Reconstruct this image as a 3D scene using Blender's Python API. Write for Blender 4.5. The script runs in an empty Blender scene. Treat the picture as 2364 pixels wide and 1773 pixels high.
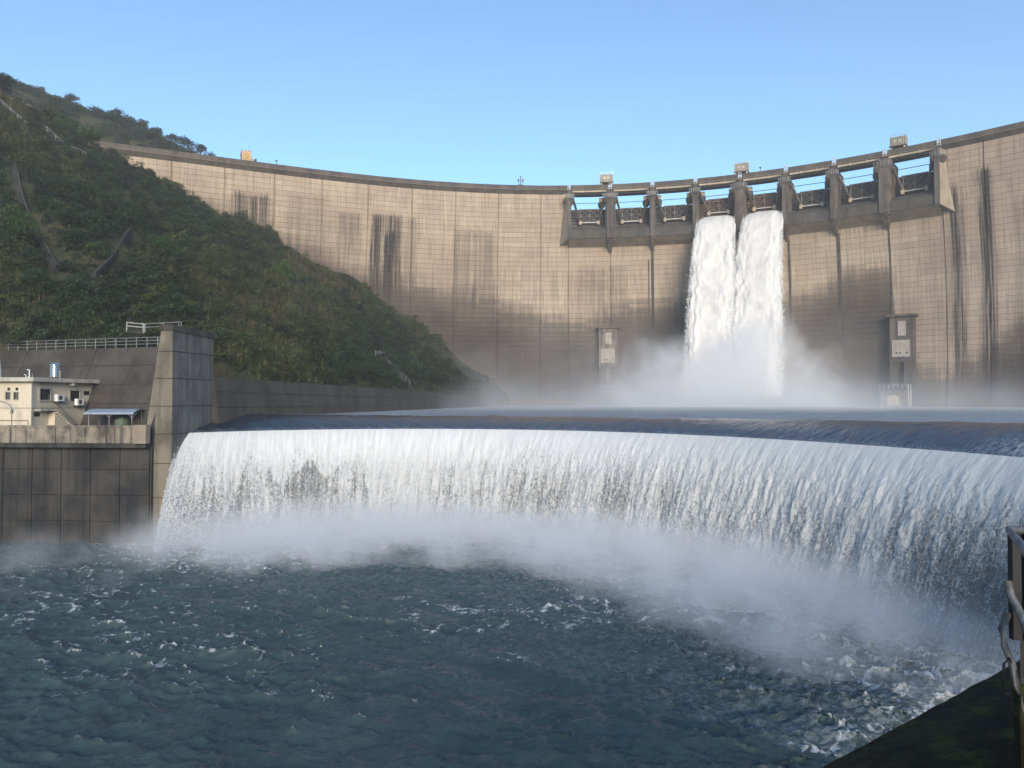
import bpy, math, random
import numpy as np
from mathutils import Vector

# ------------------------------------------------------------------ camera, sky, sun, exposure
scene = bpy.context.scene
col = scene.collection
R = math.radians
cam_d = bpy.data.cameras.new('camera')
cam = bpy.data.objects.new('camera', cam_d)
col.objects.link(cam)
cam.location = (0, 0, 0)                       # eye level = 19 m above the tail water
cam.rotation_euler = (R(90 + 1.20), 0, 0)
cam_d.sensor_fit = 'HORIZONTAL'
cam_d.sensor_width = 36.0
cam_d.lens = 36.0 * 1700 / 2364
cam_d.clip_start = 0.1
cam_d.clip_end = 5000
scene.camera = cam

SUN_EL, SUN_AZ = 16.0, 172.0                   # behind the viewer, low (azimuth clockwise from +Y)
w = bpy.data.worlds.new('World')
scene.world = w
w.use_nodes = True
wn = w.node_tree
wn.nodes.clear()
sky = wn.nodes.new('ShaderNodeTexSky')
sky.sky_type = 'NISHITA'
sky.sun_disc = False
sky.sun_elevation = R(SUN_EL)
sky.sun_rotation = R(SUN_AZ)
sky.altitude = 200
sky.air_density = 1.0
sky.dust_density = 0.1
sky.ozone_density = 2.2
bg = wn.nodes.new('ShaderNodeBackground')
bg.inputs['Strength'].default_value = 0.145
wo = wn.nodes.new('ShaderNodeOutputWorld')
hs = wn.nodes.new('ShaderNodeHueSaturation')
hs.inputs['Saturation'].default_value = 1.14
wn.links.new(sky.outputs[0], hs.inputs['Color'])
wn.links.new(hs.outputs[0], bg.inputs[0])
wn.links.new(bg.outputs[0], wo.inputs[0])

sun_d = bpy.data.lights.new('sun', 'SUN')
sun_d.energy = 3.1
sun_d.angle = R(26.0)
sun_d.color = (1.0, 0.86, 0.70)
sun = bpy.data.objects.new('sun', sun_d)
col.objects.link(sun)
sun.location = (0, -100, 300)
to_sun = Vector((math.sin(R(SUN_AZ)) * math.cos(R(SUN_EL)), math.cos(R(SUN_AZ)) * math.cos(R(SUN_EL)), math.sin(R(SUN_EL))))
sun.rotation_euler = to_sun.to_track_quat('Z', 'Y').to_euler()

vs = scene.view_settings
vs.view_transform = 'Standard'
vs.look = 'None'
vs.exposure = 0.86
vs.gamma = 1.0
cy = scene.cycles
cy.use_denoising = True
cy.max_bounces = 9
cy.diffuse_bounces = 3
cy.glossy_bounces = 3
cy.transmission_bounces = 3
cy.volume_bounces = 4
cy.transparent_max_bounces = 12
cy.volume_step_rate = 1.3
cy.volume_max_steps = 96
cy.sample_clamp_indirect = 6.0

rng = np.random.default_rng(11)
random.seed(5)
WATER = -19.0

# ------------------------------------------------------------------ numeric helpers
def sstep(x, a=0.0, b=1.0):
    t = np.clip((np.asarray(x, float) - a) / (b - a), 0, 1)
    return t * t * (3 - 2 * t)

def _hash(i, j, k):
    n = (i * 374761393 + j * 668265263 + k * 2147483647 % 2147483647 * 1274126177) & 0xFFFFFFFF
    n = ((n ^ (n >> 13)) * 1274126177) & 0xFFFFFFFF
    return ((n ^ (n >> 16)) & 0xFFFF) / 65535.0

def vnoise(x, y, z):
    x, y, z = np.broadcast_arrays(np.asarray(x, float), np.asarray(y, float), np.asarray(z, float))
    i, j, k = np.floor(x).astype(np.int64), np.floor(y).astype(np.int64), np.floor(z).astype(np.int64)
    fx, fy, fz = x - i, y - j, z - k
    fx, fy, fz = [t * t * t * (t * (t * 6 - 15) + 10) for t in (fx, fy, fz)]
    out = 0.0
    for a in (0, 1):
        for b in (0, 1):
            for c in (0, 1):
                wgt = (fx if a else 1 - fx) * (fy if b else 1 - fy) * (fz if c else 1 - fz)
                out = out + wgt * _hash(i + a, j + b, k + c)
    return out * 2 - 1

def fbm(x, y, z, o=4):
    s, a, t = 0.0, 1.0, 0.0
    for q in range(o):
        f = 2.03 ** q
        s = s + a * vnoise(x * f + 17.3 * q, y * f + 5.1 * q, z * f + 9.7 * q)
        t += a
        a *= 0.5
    return s / t

# ------------------------------------------------------------------ scene helpers
ORG = {}

def tag(o, label=None, cat=None, group=None, kind=None):
    if label: o['label'] = label
    if cat: o['category'] = cat
    if group: o['group'] = group
    if kind: o['kind'] = kind
    return o

def thing(name, label, cat, loc=(0, 0, 0), group=None):
    o = bpy.data.objects.new(name, None)
    o.empty_display_size = 0.5
    col.objects.link(o)
    o.location = loc
    ORG[o.name] = np.array(loc, float)
    return tag(o, label, cat, group)

def org(o):
    return ORG.get(o.name, np.zeros(3)) if o else np.zeros(3)

def link(name, me, mat, parent=None):
    o = bpy.data.objects.new(name, me)
    col.objects.link(o)
    if mat and not me.materials:
        me.materials.append(mat)
    if parent:
        o.parent = parent
        ORG[o.name] = org(parent)
    return o

class B:
    def __init__(self):
        self.v, self.f, self.sz = [], [], []
    def add(self, pts, faces, sz=None):
        n = len(self.v)
        self.v += [tuple(map(float, p)) for p in pts]
        self.sz += [tuple(q) for q in sz] if sz is not None else [(0, 0)] * len(pts)
        self.f += [tuple(i + n for i in fc) for fc in faces]
        return self
    def hexa(self, p, sz=None):        # 4 bottom ccw, 4 top
        return self.add(p, [(3, 2, 1, 0), (4, 5, 6, 7), (0, 1, 5, 4), (1, 2, 6, 5), (2, 3, 7, 6), (3, 0, 4, 7)], sz)
    def box(self, c, s, rz=0.0, ex=None):
        c = np.array(c, float)
        X = np.array([math.cos(rz), math.sin(rz), 0]) * s[0] / 2
        Y = np.array([-math.sin(rz), math.cos(rz), 0]) * s[1] / 2
        Z = np.array([0, 0, 1.0]) * s[2] / 2
        return self.hexa([c - X - Y - Z, c + X - Y - Z, c + X + Y - Z, c - X + Y - Z, c - X - Y + Z, c + X - Y + Z, c + X + Y + Z, c - X + Y + Z])
    def bx(self, x0, x1, y0, y1, z0, z1):
        return self.box(((x0 + x1) / 2, (y0 + y1) / 2, (z0 + z1) / 2), (x1 - x0, y1 - y0, z1 - z0))
    def beam(self, a, b, wd, ht=None):
        ht = ht or wd
        a, b = np.array(a, float), np.array(b, float)
        d = b - a
        d = d / np.linalg.norm(d)
        up = np.array([0, 0, 1.0]) if abs(d[2]) < 0.95 else np.array([0, 1.0, 0])
        X = np.cross(d, up); X /= np.linalg.norm(X)
        Y = np.cross(X, d)
        X, Y = X * wd / 2, Y * ht / 2
        return self.hexa([a - X - Y, a + X - Y, b + X - Y, b - X - Y, a - X + Y, a + X + Y, b + X + Y, b - X + Y])
    def tube(self, pts, r, n=8):
        pts = [np.array(p, float) for p in pts]
        rs = r if isinstance(r, (list, tuple)) else [r] * len(pts)
        base, P = len(self.v), []
        for i, p in enumerate(pts):
            d = pts[min(i + 1, len(pts) - 1)] - pts[max(i - 1, 0)]
            d = d / (np.linalg.norm(d) + 1e-9)
            up = np.array([0, 0, 1.0]) if abs(d[2]) < 0.9 else np.array([0, 1.0, 0])
            X = np.cross(d, up); X /= np.linalg.norm(X)
            Y = np.cross(d, X)
            for k in range(n):
                a = 2 * math.pi * k / n
                P.append(p + rs[i] * (X * math.cos(a) + Y * math.sin(a)))
        F = []
        for i in range(len(pts) - 1):
            for k in range(n):
                F.append((i * n + k, i * n + (k + 1) % n, (i + 1) * n + (k + 1) % n, (i + 1) * n + k))
        F.append(tuple(range(n)))
        F.append(tuple((len(pts) - 1) * n + k for k in reversed(range(n))))
        return self.add(P, F)
    def lathe(self, c, prof, n=20):    # prof: (radius, z)
        P = [(c[0] + r * math.cos(2 * math.pi * k / n), c[1] + r * math.sin(2 * math.pi * k / n), c[2] + z) for r, z in prof for k in range(n)]
        F = [(i * n + k, i * n + (k + 1) % n, (i + 1) * n + (k + 1) % n, (i + 1) * n + k) for i in range(len(prof) - 1) for k in range(n)]
        F += [tuple(reversed(range(n))), tuple((len(prof) - 1) * n + k for k in range(n))]
        return self.add(P, F)
    def build(self, name, mat, parent=None, smooth=False, kind=None):
        me = bpy.data.meshes.new(name)
        o3 = org(parent)
        V = np.array(self.v, float) - o3
        me.from_pydata(V.tolist(), [], self.f)
        at = me.attributes.new('sz', 'FLOAT_VECTOR', 'POINT')
        S = np.zeros((len(V), 3), np.float32); S[:, :2] = np.array(self.sz, np.float32).reshape(-1, 2)
        at.data.foreach_set('vector', S.ravel())
        if smooth:
            me.polygons.foreach_set('use_smooth', [True] * len(me.polygons))
        me.update()
        o = link(name, me, mat, parent)
        if kind: o['kind'] = kind
        return o

def grid_mesh(name, P, mat, parent=None, attrs=None, smooth=True, closed=False):
    """P: (n, m, 3) grid of points -> one mesh; attrs: name -> (n, m) or (n, m, 3)"""
    n, m = P.shape[:2]
    me = bpy.data.meshes.new(name)
    V = (P.reshape(-1, 3) - org(parent)).astype(np.float32)
    idx = np.arange(n * m).reshape(n, m)
    if closed:
        idx = np.concatenate([idx, idx[:, :1]], 1)
    q = np.stack([idx[:-1, :-1], idx[:-1, 1:], idx[1:, 1:], idx[1:, :-1]], -1).reshape(-1, 4)
    me.vertices.add(len(V)); me.vertices.foreach_set('co', V.ravel())
    me.loops.add(q.size); me.loops.foreach_set('vertex_index', q.ravel().astype(np.int32))
    me.polygons.add(len(q)); me.polygons.foreach_set('loop_start', np.arange(0, q.size, 4, dtype=np.int32))
    me.polygons.foreach_set('use_smooth', np.full(len(q), smooth))
    for k, a in (attrs or {}).items():
        a = np.asarray(a, np.float32)
        if a.ndim == 3:
            at = me.attributes.new(k, 'FLOAT_VECTOR', 'POINT'); at.data.foreach_set('vector', a.reshape(-1))
        else:
            at = me.attributes.new(k, 'FLOAT', 'POINT'); at.data.foreach_set('value', a.reshape(-1))
    me.update(calc_edges=True)
    return link(name, me, mat, parent)

def soup(name, T, colr, mat, parent=None):
    """T: (n, 3, 3) triangles, colr: (n, 3) face colours"""
    me = bpy.data.meshes.new(name)
    n = len(T)
    V = (T.reshape(-1, 3) - org(parent)).astype(np.float32)
    me.vertices.add(3 * n); me.vertices.foreach_set('co', V.ravel())
    me.loops.add(3 * n); me.loops.foreach_set('vertex_index', np.arange(3 * n, dtype=np.int32))
    me.polygons.add(n); me.polygons.foreach_set('loop_start', np.arange(0, 3 * n, 3, dtype=np.int32))
    if colr is not None:
        at = me.attributes.new('tint', 'FLOAT_VECTOR', 'FACE'); at.data.foreach_set('vector', np.asarray(colr, np.float32).ravel())
    me.update(calc_edges=True)
    return link(name, me, mat, parent)

# ------------------------------------------------------------------ materials
class NT:
    def __init__(self, name):
        self.m = bpy.data.materials.new(name)
        self.m.use_nodes = True
        self.t = self.m.node_tree
        self.t.nodes.clear()
        self.out = self.t.nodes.new('ShaderNodeOutputMaterial')
    def n(self, typ, **kw):
        nd = self.t.nodes.new('ShaderNode' + typ)
        for k, v in kw.items():
            setattr(nd, k, v)
        return nd
    def set(self, sock, v):
        if isinstance(v, bpy.types.NodeSocket): self.t.links.new(v, sock)
        elif isinstance(v, (tuple, list)) and sock.type == 'RGBA' and len(v) == 3: sock.default_value = (*v, 1)
        else: sock.default_value = v
    def math(self, op, a, b=0.0, c=0.0, clamp=False):
        nd = self.n('Math', operation=op, use_clamp=clamp)
        self.set(nd.inputs[0], a); self.set(nd.inputs[1], b); self.set(nd.inputs[2], c)
        return nd.outputs[0]
    def vmul(self, v, s, add=None):
        nd = self.n('Mapping'); self.set(nd.inputs['Vector'], v); nd.inputs['Scale'].default_value = s
        if add: nd.inputs['Location'].default_value = add
        return nd.outputs[0]
    def noise(self, v, scale=1.0, detail=3.0, rough=0.55, dist=0.0):
        nd = self.n('TexNoise'); self.set(nd.inputs['Vector'], v)
        nd.inputs['Scale'].default_value = scale; nd.inputs['Detail'].default_value = detail
        nd.inputs['Roughness'].default_value = rough; nd.inputs['Distortion'].default_value = dist
        return nd.outputs['Fac']
    def map(self, x, a, b, c=0.0, d=1.0, smooth=True):
        nd = self.n('MapRange', interpolation_type='SMOOTHSTEP' if smooth else 'LINEAR', clamp=True)
        for i, q in enumerate((x, a, b, c, d)): self.set(nd.inputs[i], q)
        return nd.outputs[0]
    def mix(self, f, a, b, blend='MIX'):
        nd = self.n('Mix', data_type='RGBA', blend_type=blend)
        self.set(nd.inputs['Factor'], f); self.set(nd.inputs[6], a); self.set(nd.inputs[7], b)
        return nd.outputs[2]
    def attr(self, name):
        return self.n('Attribute', attribute_name=name)
    def pos(self):
        return self.n('NewGeometry').outputs['Position']
    def sep(self, v):
        nd = self.n('SeparateXYZ'); self.set(nd.inputs[0], v); return nd.outputs
    def comb(self, x, y, z):
        nd = self.n('CombineXYZ')
        for i, q in enumerate((x, y, z)): self.set(nd.inputs[i], q)
        return nd.outputs[0]
    def bump(self, h, dist=0.1, st=1.0):
        nd = self.n('Bump'); nd.inputs['Distance'].default_value = dist; self.set(nd.inputs['Strength'], st)
        self.set(nd.inputs['Height'], h); return nd.outputs[0]
    def bsdf(self, colr, rough=0.8, normal=None, metal=0.0, spec=0.3):
        nd = self.n('BsdfPrincipled')
        self.set(nd.inputs['Base Color'], colr); self.set(nd.inputs['Roughness'], rough)
        nd.inputs['Metallic'].default_value = metal
        nd.inputs['Specular IOR Level'].default_value = spec
        if normal is not None: self.set(nd.inputs['Normal'], normal)
        return nd
    def done(self, shader):
        self.t.links.new(shader.outputs[0] if hasattr(shader, 'outputs') else shader, self.out.inputs['Surface'])
        return self.m

def ramp(nt, x, stops):
    nd = nt.n('ValToRGB'); nt.set(nd.inputs[0], x)
    el = nd.color_ramp.elements
    while len(el) < len(stops): el.new(0.5)
    for e, (p, v) in zip(el, stops):
        e.position = p; e.color = (v, v, v, 1) if not isinstance(v, tuple) else (*v, 1)
    return nd.outputs[0]

def concrete(name, base, dark, amt=0.6, streak=1.0, sc=1.0, rough=0.9, light=None):
    """weathered concrete: cloudy blotches, rain streaks running down, fine grain"""
    m = NT(name); p = m.pos()
    a = m.noise(m.vmul(p, (0.35 * sc, 0.35 * sc, 0.28 * sc)), 1, 5, 0.6)
    s = m.noise(m.vmul(p, (1.3 * sc, 1.3 * sc, 0.07 * sc)), 1, 5, 0.65)
    g = m.noise(m.vmul(p, (6 * sc, 6 * sc, 6 * sc)), 1, 3)
    c = m.mix(m.math('MULTIPLY', m.map(a, 0.38, 0.66), amt), base, dark)
    c = m.mix(m.math('MULTIPLY', m.map(s, 0.46, 0.68), streak * 0.8), c, dark)
    if light: c = m.mix(m.math('MULTIPLY', m.map(s, 0.42, 0.3), 0.6), c, light)
    c = m.mix(0.5, c, m.mix(g, (0.45, 0.45, 0.45), (1.0, 1.0, 1.0)), 'MULTIPLY')
    c = m.mix(0.35, c, (1.2, 1.2, 1.2), 'MULTIPLY')
    return m.done(m.bsdf(c, rough, m.bump(m.math('ADD', g, a), 0.05, 0.4)))

def plain(name, c, rough=0.6, metal=0.0, var=0.25, sc=1.0, spec=0.3):
    m = NT(name); p = m.pos()
    a = m.noise(m.vmul(p, (sc, sc, sc * 0.6)), 1, 5, 0.6)
    d = tuple(x * (1 - var) for x in c)
    return m.done(m.bsdf(m.mix(m.map(a, 0.35, 0.65), c, d), rough, None, metal, spec))

M = {}
# dam concrete in its own coordinates: s = metres along the crest, z = height
def dam_concrete(name='dam_concrete', core_tint=None):
    m = NT(name)
    sp = m.sep(m.attr('sz').outputs['Vector']); s, z = sp[0], sp[1]
    v2 = m.comb(s, z, 0.0)
    blot = m.noise(m.vmul(v2, (0.05, 0.06, 1)), 1, 5, 0.6)
    stk = m.noise(m.vmul(v2, (0.55, 0.018, 1)), 1, 5, 0.7)
    stk2 = m.noise(m.vmul(v2, (1.3, 0.05, 1), (31, 7, 0)), 1, 4, 0.7)
    stk3 = m.noise(m.vmul(v2, (0.8, 0.03, 1), (77, 3, 0)), 1, 5, 0.7)
    fine = m.noise(m.vmul(v2, (1.6, 1.6, 1)), 1, 4, 0.6)
    # each cast block differs a little
    cell = m.n('TexWhiteNoise', noise_dimensions='2D')
    m.set(cell.inputs['Vector'], m.comb(m.math('FLOOR', m.math('DIVIDE', m.math('ADD', s, 0.0), 9.3)), m.math('FLOOR', m.math('DIVIDE', m.math('SUBTRACT', 91.3, z), 2.1)), 0))
    c = m.mix(cell.outputs['Value'], (0.34, 0.275, 0.208), (0.42, 0.34, 0.255))
    big = m.noise(m.vmul(v2, (0.014, 0.022, 1), (3, 9, 0)), 1, 4, 0.6)
    c = m.mix(m.map(blot, 0.4, 0.7, 0.0, 0.8), c, (0.33, 0.245, 0.19))
    c = m.mix(m.map(big, 0.42, 0.68, 0.0, 0.42), c, (0.22, 0.178, 0.138))
    c = m.mix(m.math('MULTIPLY', m.map(stk2, 0.45, 0.66), 0.6), c, (0.17, 0.138, 0.108))
    c = m.mix(m.math('MULTIPLY', m.map(stk3, 0.58, 0.70), 0.6), c, (0.55, 0.48, 0.38))
    # formwork grid
    def lines(x, period, wd):
        return m.math('LESS_THAN', m.math('ABSOLUTE', m.math('SUBTRACT', m.math('FRACT', m.math('DIVIDE', x, period)), 0.5)), wd)
    fg = m.math('MULTIPLY', lines(s, 3.08, 0.018), m.map(blot, 0.35, 0.65, 0.0, 0.08))
    c = m.mix(fg, c, (0.14, 0.11, 0.09))
    wall = c
    black = (0.022, 0.020, 0.020)
    sw = m.math('ADD', s, m.math('MULTIPLY', m.math('SUBTRACT', stk3, 0.5), 5.0))
    # seepage sheets below leaking joints: (s0, s1, top, bottom, strength)
    for s0, s1, zt, zb, k in ((-121, -107, 82.5, 66, 0.95), (-80, -70, 79, 62, 0.6), (-66, -53, 79.5, 42, 1.0), (-60.5, -54.5, 72, 48, 1.0),
                              (-51, -47, 79, 52, 0.6), (-140, -122, 79, 70, 0.55), (-30, -12, 75, 40, 0.45), (168.6, 172.6, 78, 8, 1.15), (177.5, 181.8, 82, 0, 1.15),
                              (188, 205, 70, 10, 0.35), (25, 45, 60, 40, 0.35), (150, 168, 60, 5, 0.25), (-100, -84, 84, 60, 0.3)):
        box = m.math('MULTIPLY', m.map(sw, s0 - 1.5, s0 + 1.2), m.map(sw, s1 + 1.5, s1 - 1.2))
        top = m.map(m.math('ADD', z, m.math('MULTIPLY', m.math('SUBTRACT', stk2, 0.5), 11.0)), zt + 0.8, zt - 1.6)
        bot = m.map(m.math('ADD', z, m.math('MULTIPLY', m.math('SUBTRACT', stk2, 0.5), 40.0)), zb - 9, zb + 9)
        f = m.math('MULTIPLY', m.math('MULTIPLY', box, top), bot)
        f = m.math('MULTIPLY', f, m.map(m.math('ADD', stk, m.math('MULTIPLY', m.math('SUBTRACT', stk2, 0.5), 0.6)), 0.70, 0.44, 0.10, k * 1.08))
        f = m.math('MULTIPLY', f, m.map(m.noise(m.vmul(v2, (1.1, 0.012, 1), (s0, 2, 0)), 1, 3, 0.7), 0.36, 0.56, 0.25, 1.0))
        c = m.mix(m.math('MINIMUM', f, 0.93), c, black)
    # algae and damp below an uneven line, deepened to stand for low shade
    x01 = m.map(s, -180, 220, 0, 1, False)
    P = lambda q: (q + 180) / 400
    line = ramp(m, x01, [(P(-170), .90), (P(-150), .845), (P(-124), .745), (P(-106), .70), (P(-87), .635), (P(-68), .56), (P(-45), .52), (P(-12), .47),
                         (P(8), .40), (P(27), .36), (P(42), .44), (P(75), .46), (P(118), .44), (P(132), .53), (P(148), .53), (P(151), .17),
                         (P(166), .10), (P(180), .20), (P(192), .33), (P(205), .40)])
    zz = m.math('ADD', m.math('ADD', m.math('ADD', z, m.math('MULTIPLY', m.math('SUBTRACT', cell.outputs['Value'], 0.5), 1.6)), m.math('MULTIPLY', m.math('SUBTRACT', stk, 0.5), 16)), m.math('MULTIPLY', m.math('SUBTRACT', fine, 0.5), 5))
    wet_shade_d = m.math('SUBTRACT', m.math('MULTIPLY', line, 100), zz)
    wet = m.math('MULTIPLY', m.map(wet_shade_d, -4.0, 6.0), m.map(wet_shade_d, 0.0, 18.0, 0.72, 1.0))
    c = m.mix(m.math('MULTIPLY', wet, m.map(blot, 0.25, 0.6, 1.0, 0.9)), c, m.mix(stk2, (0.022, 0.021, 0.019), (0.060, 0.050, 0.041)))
    # faint lime runs over the dark
    c = m.mix(m.math('MULTIPLY', m.math('MULTIPLY', m.map(stk3, 0.62, 0.72), wet), 0.25), c, (0.4, 0.36, 0.3))
    c = m.mix(0.45, c, m.mix(fine, (0.5, 0.5, 0.5), (1.35, 1.35, 1.35)), 'MULTIPLY')
    if core_tint: c = m.mix(1.0, c, core_tint, 'MULTIPLY')
    return m.done(m.bsdf(c, 0.9, m.bump(fine, 0.08, 0.5)))

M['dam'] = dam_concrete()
M['core_tint'] = dam_concrete('darker_core_concrete', (0.66, 0.63, 0.60))  # same concrete multiplied darker for the core behind the joints
M['joint'] = plain('ledge_concrete', (0.225, 0.185, 0.142), 0.95)  # even mid-brown concrete for drip edges and fascia ledges
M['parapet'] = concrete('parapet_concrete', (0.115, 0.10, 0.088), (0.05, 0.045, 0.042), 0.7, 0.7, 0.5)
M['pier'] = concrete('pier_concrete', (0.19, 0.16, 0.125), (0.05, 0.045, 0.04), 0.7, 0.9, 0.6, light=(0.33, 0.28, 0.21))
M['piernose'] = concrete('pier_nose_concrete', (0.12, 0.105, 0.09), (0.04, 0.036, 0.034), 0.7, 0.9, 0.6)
M['flare'] = concrete('pale_concrete', (0.33, 0.275, 0.21), (0.16, 0.13, 0.10), 0.5, 0.5, 0.5)
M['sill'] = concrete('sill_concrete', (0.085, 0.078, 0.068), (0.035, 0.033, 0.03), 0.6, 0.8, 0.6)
M['steel'] = plain('weathered_steel', (0.105, 0.095, 0.088), 0.6, 0.2)
M['steel_dark'] = plain('dark_steel', (0.055, 0.055, 0.058), 0.6, 0.3)
M['rib_rust'] = plain('rust_streaked_steel', (0.22, 0.12, 0.075), 0.8, 0.1, 0.6)
M['pipe'] = plain('cream_pipe', (0.42, 0.35, 0.25), 0.6)
M['girder'] = plain('girder_steel', (0.07, 0.07, 0.072), 0.7)
M['pale_steel'] = plain('pale_painted_steel', (0.45, 0.43, 0.39), 0.5)
M['cream_block'] = plain('cream_block', (0.40, 0.33, 0.25), 0.7)
M['cabin'] = concrete('cabin_cladding', (0.36, 0.33, 0.28), (0.20, 0.18, 0.15), 0.5, 0.9, 1.2)
M['white'] = plain('white_paint', (0.78, 0.79, 0.78), 0.5)
M['gold'] = plain('gilded_relief', (0.62, 0.36, 0.09), 0.5, 0.25, 0.25)
M['stone'] = concrete('dressed_stone', (0.46, 0.38, 0.29), (0.30, 0.25, 0.2), 0.5, 0.3, 1.0)
M['bankwall'] = concrete('dark_bank_concrete', (0.066, 0.062, 0.056), (0.028, 0.027, 0.026), 0.7, 0.6, 0.5)
M['bankwall2'] = concrete('dark_lined_concrete', (0.075, 0.068, 0.058), (0.03, 0.028, 0.026), 0.7, 0.5, 0.7)
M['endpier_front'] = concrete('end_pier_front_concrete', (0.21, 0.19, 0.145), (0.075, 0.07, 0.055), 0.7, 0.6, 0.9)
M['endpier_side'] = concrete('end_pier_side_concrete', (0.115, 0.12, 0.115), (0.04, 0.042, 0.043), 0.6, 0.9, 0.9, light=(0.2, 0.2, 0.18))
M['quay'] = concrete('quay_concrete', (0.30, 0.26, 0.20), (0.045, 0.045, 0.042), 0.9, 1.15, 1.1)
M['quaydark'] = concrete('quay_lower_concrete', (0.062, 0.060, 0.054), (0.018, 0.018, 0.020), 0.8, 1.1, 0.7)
M['cream'] = concrete('cream_render', (0.66, 0.59, 0.46), (0.46, 0.40, 0.30), 0.5, 0.35, 0.8)
M['roofslab'] = concrete('pale_roof_slab', (0.52, 0.49, 0.42), (0.22, 0.2, 0.17), 0.5, 0.7, 1.2)
M['glass'] = plain('dark_glass', (0.02, 0.025, 0.03), 0.08, 0.0, 0.2, 1, 0.6)
M['recess'] = plain('dark_recess', (0.015, 0.015, 0.016), 0.9)
M['galv'] = plain('galvanised_rail', (0.42, 0.43, 0.43), 0.45, 0.6)
M['rail_grey'] = plain('grey_rail', (0.28, 0.29, 0.30), 0.5, 0.5)
M['tank'] = plain('stainless_tank', (0.62, 0.63, 0.62), 0.22, 0.95, 0.1, 4)
M['blueroof'] = plain('blue_sheet_roof', (0.33, 0.40, 0.50), 0.5, 0.2)
M['green_tank'] = plain('green_tank', (0.10, 0.14, 0.10), 0.6)
M['moss'] = concrete('mossy_slab', (0.046, 0.040, 0.018), (0.012, 0.011, 0.007), 0.9, 0.2, 1.4, 1.0)
def mossy():
    m = NT('mossy_slab'); p = m.pos()
    a = m.noise(p, 0.5, 5, 0.65); g = m.noise(p, 5.0, 5, 0.7); q = m.noise(m.vmul(p, (1.2, 0.4, 1)), 1.0, 5, 0.6)
    c = m.mix(m.map(a, 0.4, 0.62), (0.040, 0.034, 0.018), (0.018, 0.016, 0.010))
    c = m.mix(m.map(q, 0.5, 0.68), c, (0.055, 0.060, 0.016))
    c = m.mix(m.map(g, 0.45, 0.7), c, (0.012, 0.011, 0.008))
    return m.done(m.bsdf(c, 1.0, m.bump(m.math('ADD', g, a), 0.08, 0.9), 0, 0.06))
M['moss'] = mossy()
#.nodes['Principled BSDF'].inputs['Specular IOR Level'].default_value = 0.08
M['mosswall'] = concrete('rough_aggregate_wall', (0.10, 0.09, 0.075), (0.02, 0.02, 0.018), 1.0, 0.5, 3.0)
M['rock'] = concrete('wet_rock', (0.05, 0.047, 0.044), (0.018, 0.018, 0.019), 0.8, 0.3, 1.0)
M['near_rail'] = plain('dull_grey_pipe', (0.17, 0.175, 0.18), 0.55, 0.4, 0.5, 6)
M['black'] = plain('black_cable', (0.015, 0.016, 0.02), 0.5)
M['bark'] = plain('bark', (0.09, 0.07, 0.05), 0.9, 0, 0.4, 3)

def foliage():
    m = NT('foliage')
    c = m.attr('tint').outputs['Color']
    b = m.bsdf(c, 0.65, spec=0.25)
    t = m.n('BsdfTranslucent'); m.set(t.inputs['Color'], m.mix(1.0, c, (1.0, 1.1, 0.6), 'MULTIPLY'))
    mx = m.n('MixShader'); mx.inputs[0].default_value = 0.35
    m.t.links.new(b.outputs[0], mx.inputs[1]); m.t.links.new(t.outputs[0], mx.inputs[2])
    return m.done(mx)
M['leaf'] = foliage()

def soil():
    m = NT('hillside_soil'); p = m.pos()
    a = m.noise(p, 0.12, 5, 0.6); b = m.noise(p, 1.2, 4, 0.6)
    c = m.mix(m.map(a, 0.4, 0.62), (0.022, 0.032, 0.014), (0.05, 0.045, 0.022))
    c = m.mix(m.map(b, 0.45, 0.7), c, (0.016, 0.018, 0.010))
    return m.done(m.bsdf(c, 0.95, m.bump(b, 0.4, 0.8)))
M['soil'] = soil()

def water_pool():
    m = NT('tail_water'); p = m.pos()
    foam = m.attr('foam').outputs['Fac']
    near = m.attr('near').outputs['Fac']
    n1 = m.noise(m.vmul(p, (1.0, 1.6, 1)), 1.6, 5, 0.65, 0.6)
    n2 = m.noise(m.vmul(p, (1.0, 1.8, 1)), 7.0, 4, 0.6, 0.3)
    n3 = m.noise(m.vmul(p, (0.16, 0.3, 1)), 1.0, 3, 0.5)
    f = m.math('MULTIPLY', m.map(m.math('ADD', foam, m.math('MULTIPLY', m.math('SUBTRACT', n1, 0.5), 1.7)), 0.40, 0.80), m.map(n2, 0.30, 0.58, 0.25, 1.0))
    veil = m.math('MULTIPLY', near, m.map(m.math('ADD', n1, m.math('MULTIPLY', n2, 0.3)), 0.55, 0.85, 0.0, 0.8))
    f = m.math('MAXIMUM', f, veil, clamp=True)
    c = m.mix(m.map(n3, 0.35, 0.65), (0.038, 0.068, 0.070), (0.052, 0.086, 0.085))
    c = m.mix(m.math('MULTIPLY', near, 0.5), c, (0.07, 0.10, 0.105))
    c = m.mix(m.math('MULTIPLY', f, 0.85), c, (0.66, 0.70, 0.71))
    bm = m.bump(m.math('ADD', m.math('MULTIPLY', n1, 1.0), m.math('MULTIPLY', n2, 0.3)), 0.22, 0.6)
    rg = m.map(f, 0.0, 0.6, 0.22, 0.85)
    b = m.bsdf(c, rg, bm, 0, 0.4)
    b.inputs['IOR'].default_value = 1.33
    return m.done(b)
M['pool'] = water_pool()

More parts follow.
